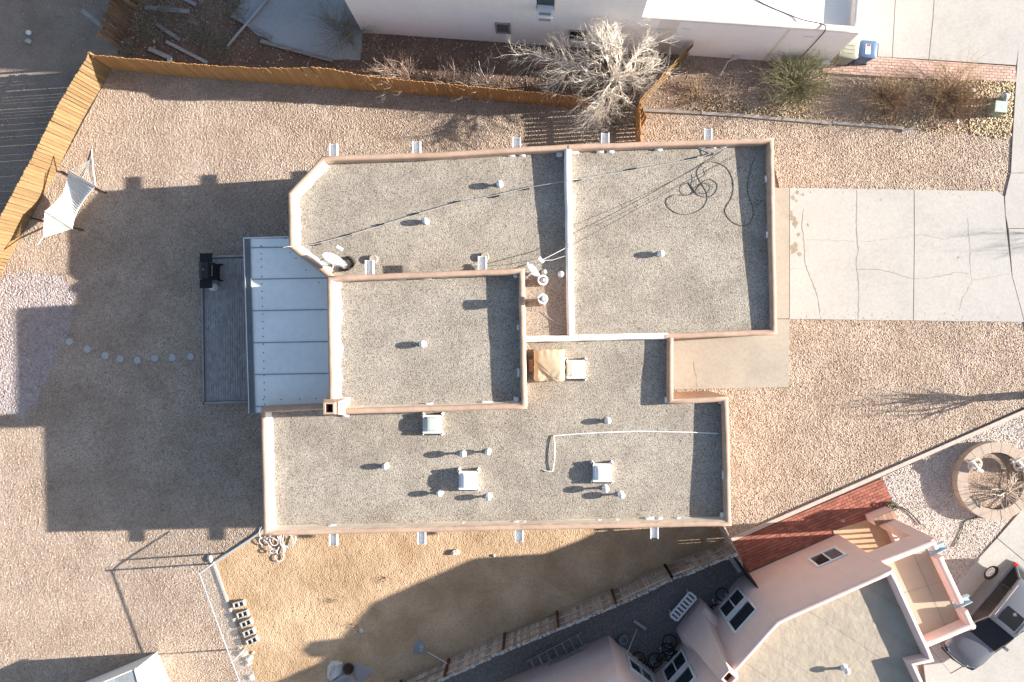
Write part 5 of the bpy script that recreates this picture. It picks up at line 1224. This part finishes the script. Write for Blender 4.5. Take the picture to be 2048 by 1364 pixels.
# planter ring
pl = thing('round_planter', 'round raised planter of pinkish blocks in pale gravel', 'planter', P(1988,966))
pc = P(1992,962,.42); Ro, Ri, n = 1.60, 1.18, 22
mb = MB(); mb.lathe((pc.x,pc.y,0), [(Ri-.02,.3),(.6,.24),(.001,.28)], 24); mb.build('soil', MT['bed'], pl, smooth=True)
for k in range(n):
    a0, a1 = 2*math.pi*k/n+.004, 2*math.pi*(k+1)/n-.004; mb = MB(); z1 = .44+random.uniform(-.008,.008)
    ring = []
    for a in (a0, (a0+a1)/2, a1): ring.append((Ro, a))
    for a in (a1, (a0+a1)/2, a0): ring.append((Ri, a))
    mb.prism([(pc.x+r*math.cos(a), pc.y+r*math.sin(a)) for r, a in ring], 0, z1); mb.build('block', MT['planter'], pl)
def driftwood(px, py, z, ang, L, label, sd):
    r = random.Random(sd); c = P(px, py, z); mb = MB(); d = Vector((math.cos(ang), math.sin(ang), 0)); s = Vector((-d.y,d.x,0))
    mb.tube(smooth_path([c-d*L/2, c-d*L*.2+s*.06+Z*.08, c+d*L*.2-s*.03+Z*.1, c+d*L/2], 4), [.05]*4+[.09]*5+[.07]*4, 8)
    for k in range(7):
        t = r.uniform(-.4,.4)*L; q = c+d*t; e = q+s*r.uniform(-.25,.25)+d*r.uniform(-.2,.2)+Z*r.uniform(.02,.16)
        mb.tube([q+Z*.06, q.lerp(e,.5)+Z*.1, e], [.045,.035,.02], 6)
    torus(mb, c+s*.05+Z*.06, L*.3, .05, Matrix.Rotation(.3,3,'X'), 16, 6)
    tag(mb.build('driftwood', MT['rock'], None, smooth=True), label, 'driftwood')
driftwood(1947, 931, .55, math.radians(-35), .85, 'bleached driftwood resting on the left rim of the planter', 3)
driftwood(2039, 930, .55, math.radians(-30), .9, 'white driftwood piece at the right edge of the planter', 5)
tag(MB().tube(smooth_path([P(1952,992,.5), P(1957,1000,.5), P(1960,1010,.47), P(1957,1026,.3), P(1952,1034,.03), P(1930,1043,.03), P(1925,1056,.03), P(1917,1075,.03), P(1906,1094,.03)], 5), .02, 6).build('garden_hose', MT['greenhose']), 'green hose running over the planter rim into the gravel', 'hose')
tag(MB().tube(smooth_path([P(1786,1012,.05), P(1800,1014,.05), P(1815,1022,.05), P(1830,1035,.05), P(1841,1050,.05)], 5), .025, 6).build('garden_hose', MT['cable']), 'black hose curving round the porch corner of the pink house', 'hose')
mb = MB(); r_ = random.Random(31)
for k in range(4): c = P(1787+r_.uniform(-4,4), 1013+r_.uniform(-3,3), .1+k*.05); torus(mb, c, .16+r_.uniform(-.03,.03), .022, Matrix.Rotation(r_.uniform(-.2,.2),3,'X'), 18, 5)
tag(mb.build('hose_coil', MT['greenhose'], None, smooth=True), 'small dark green hose coil at the porch corner', 'hose')

# ------------------------------------------------------------------ the parked car
car = thing('parked_car', 'dark grey crossover car parked on the side driveway', 'car', P(1986,1234))
fwd = Vector((-.635,-.773,0)).normalized(); lft = Vector((-fwd.y, fwd.x, 0)); c0 = P(1985,1232,.75); c0 = Vector((c0.x,c0.y,.04))
T = lambda x, y, z: c0+fwd*x+lft*y+Z*z
def loft(secs, name, mat, parent, smooth=35, close=True):
    mb = MB(); n = len(secs[0]); vs = [T(*p) for s in secs for p in s]; f = [(j*n+i, j*n+i+1, (j+1)*n+i+1, (j+1)*n+i) for j in range(len(secs)-1) for i in range(n-1)]
    if close: f += [tuple(range(n)), tuple((len(secs)-1)*n+i for i in range(n-1, -1, -1))]
    mb.add(vs, f); return mb.build(name, MT[mat], parent, smooth)
def body_sec(x, w, zs, zt, crown):
    """half-width w, sill zs, shoulder zt, centre height crown"""
    return [(x,-w*.93,zs),(x,-w,zs+.15),(x,-w*1.0,zs+.42),(x,-w*.965,zt-.05),(x,-w*.90,zt),(x,-w*.5,crown),(x,0,crown+.01),(x,w*.5,crown),(x,w*.90,zt),(x,w*.965,zt-.05),(x,w,zs+.42),(x,w,zs+.15),(x,w*.93,zs)]
loft([body_sec(-2.28,.70,.42,.90,.92), body_sec(-2.20,.86,.30,.98,1.0), body_sec(-1.7,.92,.24,1.03,1.03), body_sec(-.5,.93,.22,1.02,1.02), body_sec(.75,.93,.22,1.00,1.03), body_sec(1.15,.92,.24,.97,1.04), body_sec(1.75,.90,.26,.90,.97), body_sec(2.10,.84,.30,.80,.88), body_sec(2.24,.72,.36,.70,.76), body_sec(2.30,.52,.42,.62,.66)], 'body', 'carp', car)
# greenhouse: dark glass volume, then roof skin over it
def gh(x, wb, wt, zb, zt_): return [(x,-wb,zb),(x,-(wb+wt)/2-.01,(zb+zt_)/2),(x,-wt,zt_),(x,0,zt_+.03),(x,wt,zt_),(x,(wb+wt)/2+.01,(zb+zt_)/2),(x,wb,zb)]
loft([gh(-2.12,.74,.70,1.0,1.02), gh(-1.72,.82,.64,1.0,1.56), gh(.05,.84,.66,1.0,1.62), gh(.38,.83,.64,1.0,1.50), gh(1.08,.80,.74,1.0,1.03)], 'window_glass', 'carglass', car, 30)
rs = lambda x, w, z: [(x,-w-.03,z-.05),(x,-w,z+.02),(x,-w*.6,z+.05),(x,0,z+.06),(x,w*.6,z+.05),(x,w,z+.02),(x,w+.03,z-.05)]
roof = loft([rs(-1.80,.64,1.52), rs(-1.5,.66,1.59), rs(-.5,.67,1.63), rs(.05,.66,1.62), rs(.22,.64,1.57)], 'roof', 'carp', car, 35)
loft([[(-.62,-.42,1.686),(-.62,.42,1.686)], [(-.3,-.44,1.69),(-.3,.44,1.69)], [(.02,-.42,1.684),(.02,.42,1.684)]], 'sunroof', 'carglass', roof, 30, False)
for s in (1,-1):
    mb = MB(); mb.tube([T(-1.5,s*.60,1.66), T(-.7,s*.62,1.71), T(.0,s*.60,1.69)], .018, 6); mb.build('roof_rail', MT['chrome'], roof)
    mb = MB(); mb.tube([T(.22,s*.66,1.53), T(.62,s*.74,1.30), T(1.10,s*.79,1.03)], .035, 6); mb.build('pillar', MT['carp'], car)
    mb = MB(); mb.tube([T(-1.75,s*.66,1.52), T(-2.1,s*.74,1.05)], .05, 6); mb.build('pillar', MT['carp'], car)
    for x in (-.35,-1.2): mb = MB(); mb.tube([T(x,s*.675,1.58), T(x+.02,s*.85,1.02)], .03, 6); mb.build('pillar', MT['cardk'], car)
    mb = MB(); mb.box(T(.72,s*1.02,1.03), (.12,.20,.14), rz=math.atan2(fwd.y,fwd.x)); mb.build('mirror', MT['carp'], car)
    mb = MB(); mb.tube([T(2.02,s*.72,.80), T(2.14,s*.62,.76), T(2.20,s*.45,.72)], .055, 8); mb.build('headlight', MT['chrome'], car)
    mb = MB(); mb.box(T(-2.17,s*.76,.93), (.12,.16,.14), rz=math.atan2(fwd.y,fwd.x)); mb.build('tail_light', MT['redl'], car)
    for x in (-1.38,1.38):
        wb_ = Matrix.Rotation(math.atan2(fwd.y,fwd.x),3,'Z') @ Matrix.Rotation(math.pi/2,3,'X')
        mb = MB(); mb.lathe(T(x,s*.86,.34), [(.21,-.11),(.31,-.12),(.345,-.07),(.345,.07),(.31,.12),(.22,.115)], 24, wb_); wh = mb.build('wheel', MT['tyre'], car, smooth=True)
        mb = MB(); sg = -s
        mb.lathe(T(x,s*.86,.34), [(.22,sg*.10),(.21,sg*.04),(.12,sg*.03),(.001,sg*.03)], 24, wb_); mb.build('rim_well', MT['cardk'], wh)
        mb = MB()
        for k in range(10):
            a = k*math.pi/5; v = wb_ @ Vector((math.cos(a)*.21, math.sin(a)*.21, sg*.105)); v0 = wb_ @ Vector((math.cos(a)*.03, math.sin(a)*.03, sg*.095)); mb.bar(T(x,s*.86,.34)+v0, T(x,s*.86,.34)+v, .06, .03)
        torus(mb, T(x,s*.86,.34)+wb_ @ Vector((0,0,sg*.105)), .215, .018, wb_, 22, 5); mb.build('rim', MT['wmetal'], wh)
        mb = MB(); B_ = wb_; mb.lathe(T(x,s*.905,.36), [(.36,0),(.42,.004),(.42,-.02)], 22, wb_, 0, math.pi); mb.build('wheel_arch', MT['cardk'], car)
mb = MB(); mb.tube([T(2.30,-.5,.60), T(2.345,0,.60), T(2.30,.5,.60)], .05, 8); mb.tube([T(2.28,-.6,.44), T(2.35,0,.44), T(2.28,.6,.44)], .06, 8); mb.build('grille', MT['cardk'], car)
mb = MB(); mb.tube([T(2.28,-.52,.68), T(2.33,0,.69), T(2.28,.52,.68)], .022, 8); mb.build('grille_trim', MT['chrome'], car)

# ------------------------------------------------------------------ plants
def branch(mb, p, d, L, r, depth, rng, kids=3, curl=.25, up=.05, taper=.45, spread=.7):
    n = 4; pts = [p.copy()]; rs_ = [r]; q = p.copy(); dd = d.copy()
    for i in range(n):
        dd = (dd+Vector((rng.uniform(-curl,curl), rng.uniform(-curl,curl), rng.uniform(-curl,curl)+up))).normalized(); q = q+dd*L/n; pts.append(q.copy()); rs_.append(r*(1-(1-taper)*(i+1)/n))
    mb.tube(pts, rs_, 4 if r > .02 else 3, False)
    if depth <= 0: return
    for k in range(kids):
        i = rng.randint(1, n); e = (dd+Vector((rng.uniform(-spread,spread), rng.uniform(-spread,spread), rng.uniform(-spread,spread)*.7))).normalized()
        branch(mb, pts[i], e, L*rng.uniform(.45,.75), rs_[i]*.68, depth-1, rng, kids, curl, up, taper, spread)
def shrub(name, label, cat, px, py, n, L, r, depth, mat, sd, spread=1.0, upw=.8, kids=3, wid=.12, z=0.0, group=None, trunk=False):
    rng = random.Random(sd); p = P(px, py, z); root = thing(name, label, cat, p, group); mb = MB()
    for k in range(n):
        a = rng.uniform(0, 6.283); e = Vector((math.cos(a)*spread*rng.uniform(.3,1), math.sin(a)*spread*rng.uniform(.3,1), upw*rng.uniform(.5,1.2))).normalized()
        branch(mb, p+Vector((rng.uniform(-wid,wid), rng.uniform(-wid,wid), 0)), e, L*rng.uniform(.7,1.15), r, depth, rng, kids)
    mb.build('crown', MT[mat], root)
    if trunk:
        t = MB(); t.tube([p-Z*.05, p+Z*.12], [r*2.2, r*1.4], 7); t.build('trunk', MT[mat], root)
    return root
# the big bare tree
tr = thing('bare_tree', 'large pale bare tree between the pale house and cedar fence', 'tree', P(1228,172)); rng = random.Random(77)
tb_ = P(1226,175); fork = P(1228,150,1.2)
mb = MB(); mb.tube([tb_-Z*.1, tb_.lerp(fork,.5)+Vector((.04,0,.0)), fork], [.15,.11,.10], 8); mb.build('trunk', MT['twigdk'], tr)
mb = MB()
CL = [((1138,133,1.9),(1048,108,2.2),34,.5,1.2), ((1165,140,1.9),(1100,150,1.9),12,.6,.9), ((1212,108,2.7),(1185,58,3.2),36,.75,.85), ((1222,105,2.8),(1235,60,3.2),18,.7,.75), ((1212,178,2.0),(1172,245,2.1),32,.3,1.25), ((1225,180,1.8),(1215,225,1.8),12,.4,.8),
      ((1255,128,2.2),(1312,74,2.6),20,.3,1.1), ((1240,120,2.4),(1240,90,2.8),12,.5,.8), ((1270,150,1.5),(1325,135,1.7),22,.6,.9), ((1265,165,1.5),(1290,180,1.5),12,.7,.6), ((1205,150,2.0),(1160,165,2.0),16,.6,.9), ((1200,130,2.2),(1160,115,2.3),14,.6,.9), ((1240,170,1.7),(1250,215,1.5),14,.6,.6), ((1228,158,1.7),(1230,140,2.6),26,1.1,.8), ((1250,150,1.6),(1275,130,2.2),18,1.0,.8)]
STM = [P(1228,158,1.0), P(1212,150,.8), P(1245,150,.9), P(1222,172,.7), P(1250,165,.6)]
for st_ in STM[1:]:
    lm = MB(); lm.tube(smooth_path([tb_, tb_.lerp(st_,.5)+Vector((rng.uniform(-.1,.1),0,0)), st_], 3), [.07,.065,.06,.055,.05,.048,.045], 6); lm.build('stem', MT['twigdk'], tr)
for a_, b_, n_, sp_, L_ in CL:
    A, B = P(*a_), P(*b_); fork = min(STM, key=lambda v: (v-A).length+rng.uniform(0,.8)); mid = fork.lerp(A,.5)+Z*.12+Vector((rng.uniform(-.2,.2),rng.uniform(-.2,.2),0)); path = smooth_path([fork-Z*rng.uniform(0,.3), mid, A, A.lerp(B,.6)+Vector((rng.uniform(-.1,.1),rng.uniform(-.1,.1),0))], 4)
    lm = MB(); lm.tube(path, [.034*(1-.7*i/(len(path)-1)) for i in range(len(path))], 6, False); lm.build('limb', MT['twig'], tr)
    d = (B-A).normalized(); h_ = len(path)//2
    for k in range(n_):
        q = path[rng.randint(h_, len(path)-1)]; e = (d+Vector((rng.gauss(0,sp_*.7), rng.gauss(0,sp_*.7), rng.gauss(0,sp_*.5)))).normalized()
        branch(mb, q, e, L_*rng.uniform(.45,1.15), .0155, 2, rng, 4, .34, -.02, .4, .75)
mb.build('crown', MT['twig'], tr)
shrub('ivy_shrub', 'dark leafy shrub in shade under the bare tree', 'shrub', 1232, 236, 26, .55, .012, 2, 'twigdk', 4, 1.2, .5, 3, .35)
shrub('green_shrub', 'wispy olive green shrub beside the pale garage wall', 'shrub', 1592, 172, 190, 1.5, .012, 2, 'twigg', 5, 1.15, .62, 3, .25, trunk=True)
shrub('dry_shrub', 'brown dry shrub left of the second brown shrub near brick strip', 'shrub', 1776, 198, 140, 1.0, .014, 2, 'twigd', 6, 1.15, .7, 3, .3, trunk=True)
shrub('dry_shrub', 'wide brown dry shrub reaching onto the pink brick strip', 'shrub', 1897, 198, 190, 1.2, .014, 2, 'twigd', 7, 1.2, .65, 3, .5, trunk=True)
shrub('dry_shrub', 'low dark brown dry bush near the slim board fence', 'shrub', 1392, 192, 42, .6, .010, 2, 'twigd', 8, 1.3, .45, 3, .25)
shrub('dry_shrub', 'thin grey twiggy bush just left of the olive green shrub', 'shrub', 1455, 195, 30, .5, .008, 2, 'twigr', 9, 1.3, .5, 3, .35)
shrub('bare_bush', 'largest reddish bare bush peeking over the cedar fence', 'bush', 800, 163, 46, 1.15, .017, 2, 'twigr', 10, .55, 1.0, 3, .4)
shrub('bare_bush', 'rounded pale bare bush behind the cedar fence, middle of three', 'bush', 905, 172, 40, .85, .016, 2, 'twigr', 11, .6, 1.0, 3, .3)
shrub('bare_bush', 'spiky pale bare bush behind the fence, nearest the bare tree', 'bush', 973, 180, 24, 1.2, .017, 2, 'twig', 12, .6, 1.0, 2, .2)
shrub('bare_bush', 'low thin bare bush between the reddish and rounded bushes', 'bush', 852, 168, 12, .55, .009, 2, 'twigr', 13, .7, .8, 3, .2)
shrub('tumble_bush', 'big grey dry bush against the left corner of the pale house', 'bush', 690, 62, 70, 1.3, .013, 2, 'grass', 14, 1.2, .5, 3, .4)
shrub('planter_shrub', 'dry branching shrub growing in the round planter', 'shrub', 2012, 985, 18, .85, .02, 2, 'twig', 15, 1.3, .6, 3, .12, .28, trunk=True)
shrub('planter_grass', 'brown dry grass clump filling the round planter', 'grass', 2020, 950, 60, .42, .006, 1, 'twigd', 16, 1.2, .8, 3, .7, .25)
for i, (x, y, s, l_) in enumerate([(300,60,1.0,'grey dry grass clump beside the old dark fence'), (395,60,.9,'grey dry grass clump left of the concrete slab edge'), (440,95,.9,'dry grass clump below the long pipe'), (470,20,.8,'dry grass clump at the left edge of the concrete slab'), (330,20,.8,'dry grass clump at the top edge near old fence'), (255,100,.6,'pale dry grass clump at the fence corner')]):
    shrub('dry_grass_clump', l_, 'grass', x, y, 90, .6*s, .009, 1, 'grass', 40+i, 1.4, .35, 3, .55*s, 0, 'dry grass clumps by the old fence')
for i, (x, y, l_) in enumerate([(668,1200,'tiny dry tuft on the sandy dirt beside the shadow'), (712,1252,'small dry weed casting a long shadow on the dirt'), (770,1156,'dark dry weed tuft on the upper sandy dirt')]):
    shrub('dry_weed', l_, 'weed', x, y, 12, .22, .006, 1, 'twigd', 60+i, 1.0, .6, 3, .06)
# trees beside the street, only their shadows fall into the picture
def street_tree(px, py, h, tr_h, r, sd, label, n=9):
    rng = random.Random(sd); p = P(px, py); root = thing('street_tree', label, 'tree', p); t = MB(); t.tube([p, p+Z*tr_h*.6, p+Z*tr_h], [r, r*.97, r*.9], 10); t.build('trunk', MT['twigdk'], root); mb = MB()
    for k in range(n):
        a = rng.uniform(0,6.283); e = Vector((math.cos(a)*.4, math.sin(a)*.4, .9)).normalized(); branch(mb, p+Z*tr_h*rng.uniform(.8,1), e, (h-tr_h)*.62, r*.32, 3, rng, 3, .2, .08, .5, .6)
    mb.build('crown', MT['twigdk'], root)
street_tree(2064, 789, 2.5, .78, .165, 91, 'bare street tree whose trunk shadow crosses the front gravel')
street_tree(2420, 452, 3.9, 1.7, .07, 92, 'bare street tree whose branch shadows cross the driveway end', 4)

# ------------------------------------------------------------------ planks and litter in the shaded side yard
PLK = [((164,20),(212,60),.16,1.2,'pale long plank sticking out over the old dark fence'), ((290,15),(379,23),.18,.05,'grey plank lying flat near the top edge'), ((312,47),(360,80),.16,.05,'short grey plank with a white scrap on it'), ((332,83),(416,126),.14,.06,'long thin plank lying towards the cedar fence'), ((297,97),(343,117),.18,.05,'grey plank close behind the cedar fence corner'), ((463,31),(543,75),.14,.08,'grey plank crossing the corner of the concrete slab'), ((521,82),(666,121),.16,.09,'long plank along the lower edge of the concrete slab'), ((366,-4),(392,10),.14,.05,'plank end at the top edge of the picture')]
for a, b, w_, z_, l_ in PLK: tag(MB().bar(P(*a,z_), P(*b,z_), w_, .05).build('loose_plank', MT['plank']), l_, 'plank', 'loose planks in the side yard')
tag(MB().tube([P(540,-8,.12), P(455,92,.07)], .055, 8).build('long_pipe', MT['gcable']), 'long grey pole crossing the concrete slab', 'pole')
rl = random.Random(50)
for (x, y), s, l_, m in [((58,66),.14,'white paper scrap on dark earth outside the fence','paper'), ((57,83),.17,'crumpled grey bag below the white scrap outside the fence','gcable'), ((320,52),.11,'white plastic scrap on the short grey plank','paper'), ((308,83),.07,'small white scrap between the grey planks','paper'), ((340,120),.12,'pale plastic sheet piece behind the cedar fence','paper'), ((1944,180),.12,'white litter in the wide brown shrub','paper'), ((1815,207),.08,'small blue grey litter between the brown shrubs','bluec'), ((1762,217),.07,'tiny white litter at the first brown shrub','paper'), ((1912,240),.14,'white plastic strip below the utility box','paper'), ((245,85),.05,'tiny white scrap beside the old dark fence','paper')]:
    p = P(x, y); o = rock((p.x,p.y,.03), (s*rl.uniform(.7,1.2), s*rl.uniform(.6,1.1), .05), rl, m, 'litter'); tag(o, l_, 'litter')

# ------------------------------------------------------------------ loose stones and dead leaves (uncountable)
def scatter(name, label, cat, polys, holes, dens, smin, smax, mat, sd, flat=.6, kind='stuff', z=0.0, tilt=False, cluster=None):
    r = np.random.RandomState(sd); X = []; Y = []
    for poly in polys:
        q = [(p.x, p.y) for p in PL(poly)]; xs = [p[0] for p in q]; ys_ = [p[1] for p in q]; x0, x1, y0, y1 = max(min(xs),-23.5), min(max(xs),21.5), max(min(ys_),-15.5), min(max(ys_),15.5)
        n = int((x1-x0)*(y1-y0)*dens); x = r.uniform(x0,x1,n); y = r.uniform(y0,y1,n); m = np_inpoly(x, y, q)
        for h in holes: m &= ~np_inpoly(x, y, [(p.x,p.y) for p in PL(h)])
        if cluster:
            f = np.sin(x*2.1+1.3*np.sin(y*1.7))+np.sin(y*2.7+1.1*np.sin(x*1.3)+2)+np.sin(x*5.3+y*3.1); m &= r.uniform(-2.2,2.2,n) < f
        X.append(x[m]); Y.append(y[m])
    x = np.concatenate(X); y = np.concatenate(Y); n = len(x)
    base = np.array([(1,0,0),(0,1,0),(-1,0,0),(0,-1,0),(0,0,1),(0,0,-1)], float)
    s = r.uniform(smin, smax, n)[:,None,None]; v = base[None]*s*r.uniform(.6,1.3,(n,6,1)); v[:,:,2] *= flat
    a = r.uniform(0,6.283,n); ca, sa = np.cos(a)[:,None], np.sin(a)[:,None]; vx = v[:,:,0]*ca-v[:,:,1]*sa; vy = v[:,:,0]*sa+v[:,:,1]*ca; vz = v[:,:,2].copy()
    if tilt: vz += vx*r.uniform(-.9,.9,(n,1))+vy*r.uniform(-.9,.9,(n,1))
    co = np.stack([vx+x[:,None], vy+y[:,None], vz+z+s[:,:,0]*flat*.35], -1).reshape(-1,3)
    tri = np.array([(0,1,4),(1,2,4),(2,3,4),(3,0,4),(1,0,5),(2,1,5),(3,2,5),(0,3,5)])
    fi = (tri[None]+(np.arange(n)*6)[:,None,None]).reshape(-1)
    me = bpy.data.meshes.new(name); me.vertices.add(n*6); me.vertices.foreach_set('co', co.ravel()); me.loops.add(len(fi)); me.loops.foreach_set('vertex_index', fi)
    me.polygons.add(n*8); me.polygons.foreach_set('loop_start', np.arange(n*8)*3); me.polygons.foreach_set('loop_total', np.full(n*8,3)); me.update(); me.materials.append(MT[mat])
    o = bpy.data.objects.new(name, me); C.objects.link(o); tag(o, label, cat, None, kind); return o
MT['stone'] = plain('gravel_stone', (.46,.36,.295,1), .9, .15, 3, 40, rnd=.6)
MT['stone_w'] = plain('pale_gravel_stone', (.46,.42,.385,1), .9, .15, 3, 40, rnd=.6)
MT['grit'] = plain('dark_roof_grit', (.20,.175,.15,1), .9, .15, 3, 40, rnd=.8)
for i_, (x, y, w_, h_, fn, zz) in enumerate([(712,336,26,14,deckA,3), (1304,312,26,16,deckB,3), (742,1036,26,20,deckE,3), (842,1012,18,28,deckE,3), (930,345,10,34,deckA,3), (1150,640,12,40,deckB,3), (1100,790,40,16,deckE,3.1), (1395,640,60,14,deckB,3.1), (600,960,50,40,deckE,3), (1300,1010,46,24,deckE,3), (730,700,60,40,deckF,4.3), (900,780,60,24,deckF,4.3)]):
    c_ = P(x, y, zz); zc_ = fn(c_.x, c_.y); k_ = (H-zc_)/H
    poly_ = [(NX+(x-NX)*k_+w_*math.cos(a*.7)*(.7+.3*math.sin(a*2.3)), NY+(y-NY)*k_+h_*math.sin(a*.7)*(.7+.3*math.cos(a*1.7))) for a in range(9)]
    scatter('roof_grit', 'dark wind blown grit drifted on the gravel roofs', 'grit', [poly_], [], 110, .008, .02, 'grit', 70+i_, .6, z=zc_, cluster=True)
MT['stone_d'] = plain('dirt_pebble', (.40,.27,.165,1), .9, .15, 3, 40, rnd=.6)
MT['stone_l'] = plain('lilac_stone', (.38,.34,.345,1), .9, .15, 3, 40, rnd=.6)
HS = [(590,400),(660,330),(1520,300),(1525,640),(1330,660),(1330,800),(1430,800),(1435,1035),(560,1045),(560,830),(650,800),(650,560),(590,500)]
PAT = [(404,512),(670,505),(670,810),(404,810)]
scatter('gravel', 'loose pinkish stones covering the yards', 'gravel', [YARD, FRONT_N, FRONT_E], [HS, PAT, LIL], 190, .014, .034, 'stone', 1)
scatter('gravel', 'stray stones kicked onto the driveway edges', 'gravel', [[(1582,620),(2040,628),(2042,642),(1582,640)], [(1582,376),(1990,382),(2000,398),(1582,390)], [(1575,640),(1585,640),(1582,776),(1560,778),(1400,779),(1400,770),(1566,768)]], [], 12, .010, .022, 'stone', 41, z=.05)
scatter('gravel', 'loose lilac stones of the grey patch', 'gravel', [wob(LIL, 16, 6, 8)], [], 170, .02, .045, 'stone_l', 2)
scatter('gravel', 'loose pale stones around the round planter', 'gravel', [WG], [[(1905,905),(2080,905),(2080,1028),(1905,1028)]], 150, .016, .036, 'stone_w', 3)
scatter('pebbles', 'pebbles scattered on the sandy dirt', 'pebbles', [DIRT], [HS], 22, .010, .026, 'stone_d', 4, cluster=True)
scatter('pebbles', 'small stones on the bare earth outside the cedar fence', 'pebbles', [[(-60,-60),(240,-60),(200,105),(0,520),(-60,620)]], [], 10, .012, .03, 'stone_w', 5)
scatter('dead_leaves', 'tan dead leaves covering the planting bed', 'leaves', [[(1690,156),(2028,163),(2020,272),(1830,262),(1720,246),(1740,200)], [(1440,205),(1560,185),(1640,215),(1600,240),(1480,231)], [(1380,190),(1470,180),(1470,228),(1380,222)]], [[(1985,185),(2010,185),(2010,230),(1975,232)]], 360, .018, .05, 'leaf', 6, .25, tilt=True, cluster=True, z=.02)
scatter('dead_leaves', 'pale dead leaves heaped beside the street sidewalk', 'leaves', [[(1925,160),(2026,166),(2020,280),(1940,268)]], [[(1985,185),(2010,185),(2010,230),(1975,232)]], 300, .025, .06, 'leaf', 7, .25, tilt=True, z=.03)
scatter('dead_leaves', 'thin line of dead leaves along the long concrete kerb', 'leaves', [[(1770,955),(2060,822),(2065,834),(1775,967)]], [], 110, .018, .04, 'leaf', 8, .3, tilt=True, cluster=True)
scatter('soil_clods', 'clods and twigs on the shaded side yard soil', 'soil', [SOIL, BED], [], 40, .015, .045, 'twigr', 9, .4, tilt=True)
S.cycles.use_denoising = True
S.cycles.max_bounces = 5; S.cycles.diffuse_bounces = 3; S.cycles.glossy_bounces = 3; S.cycles.caustics_reflective = False; S.cycles.caustics_refractive = False
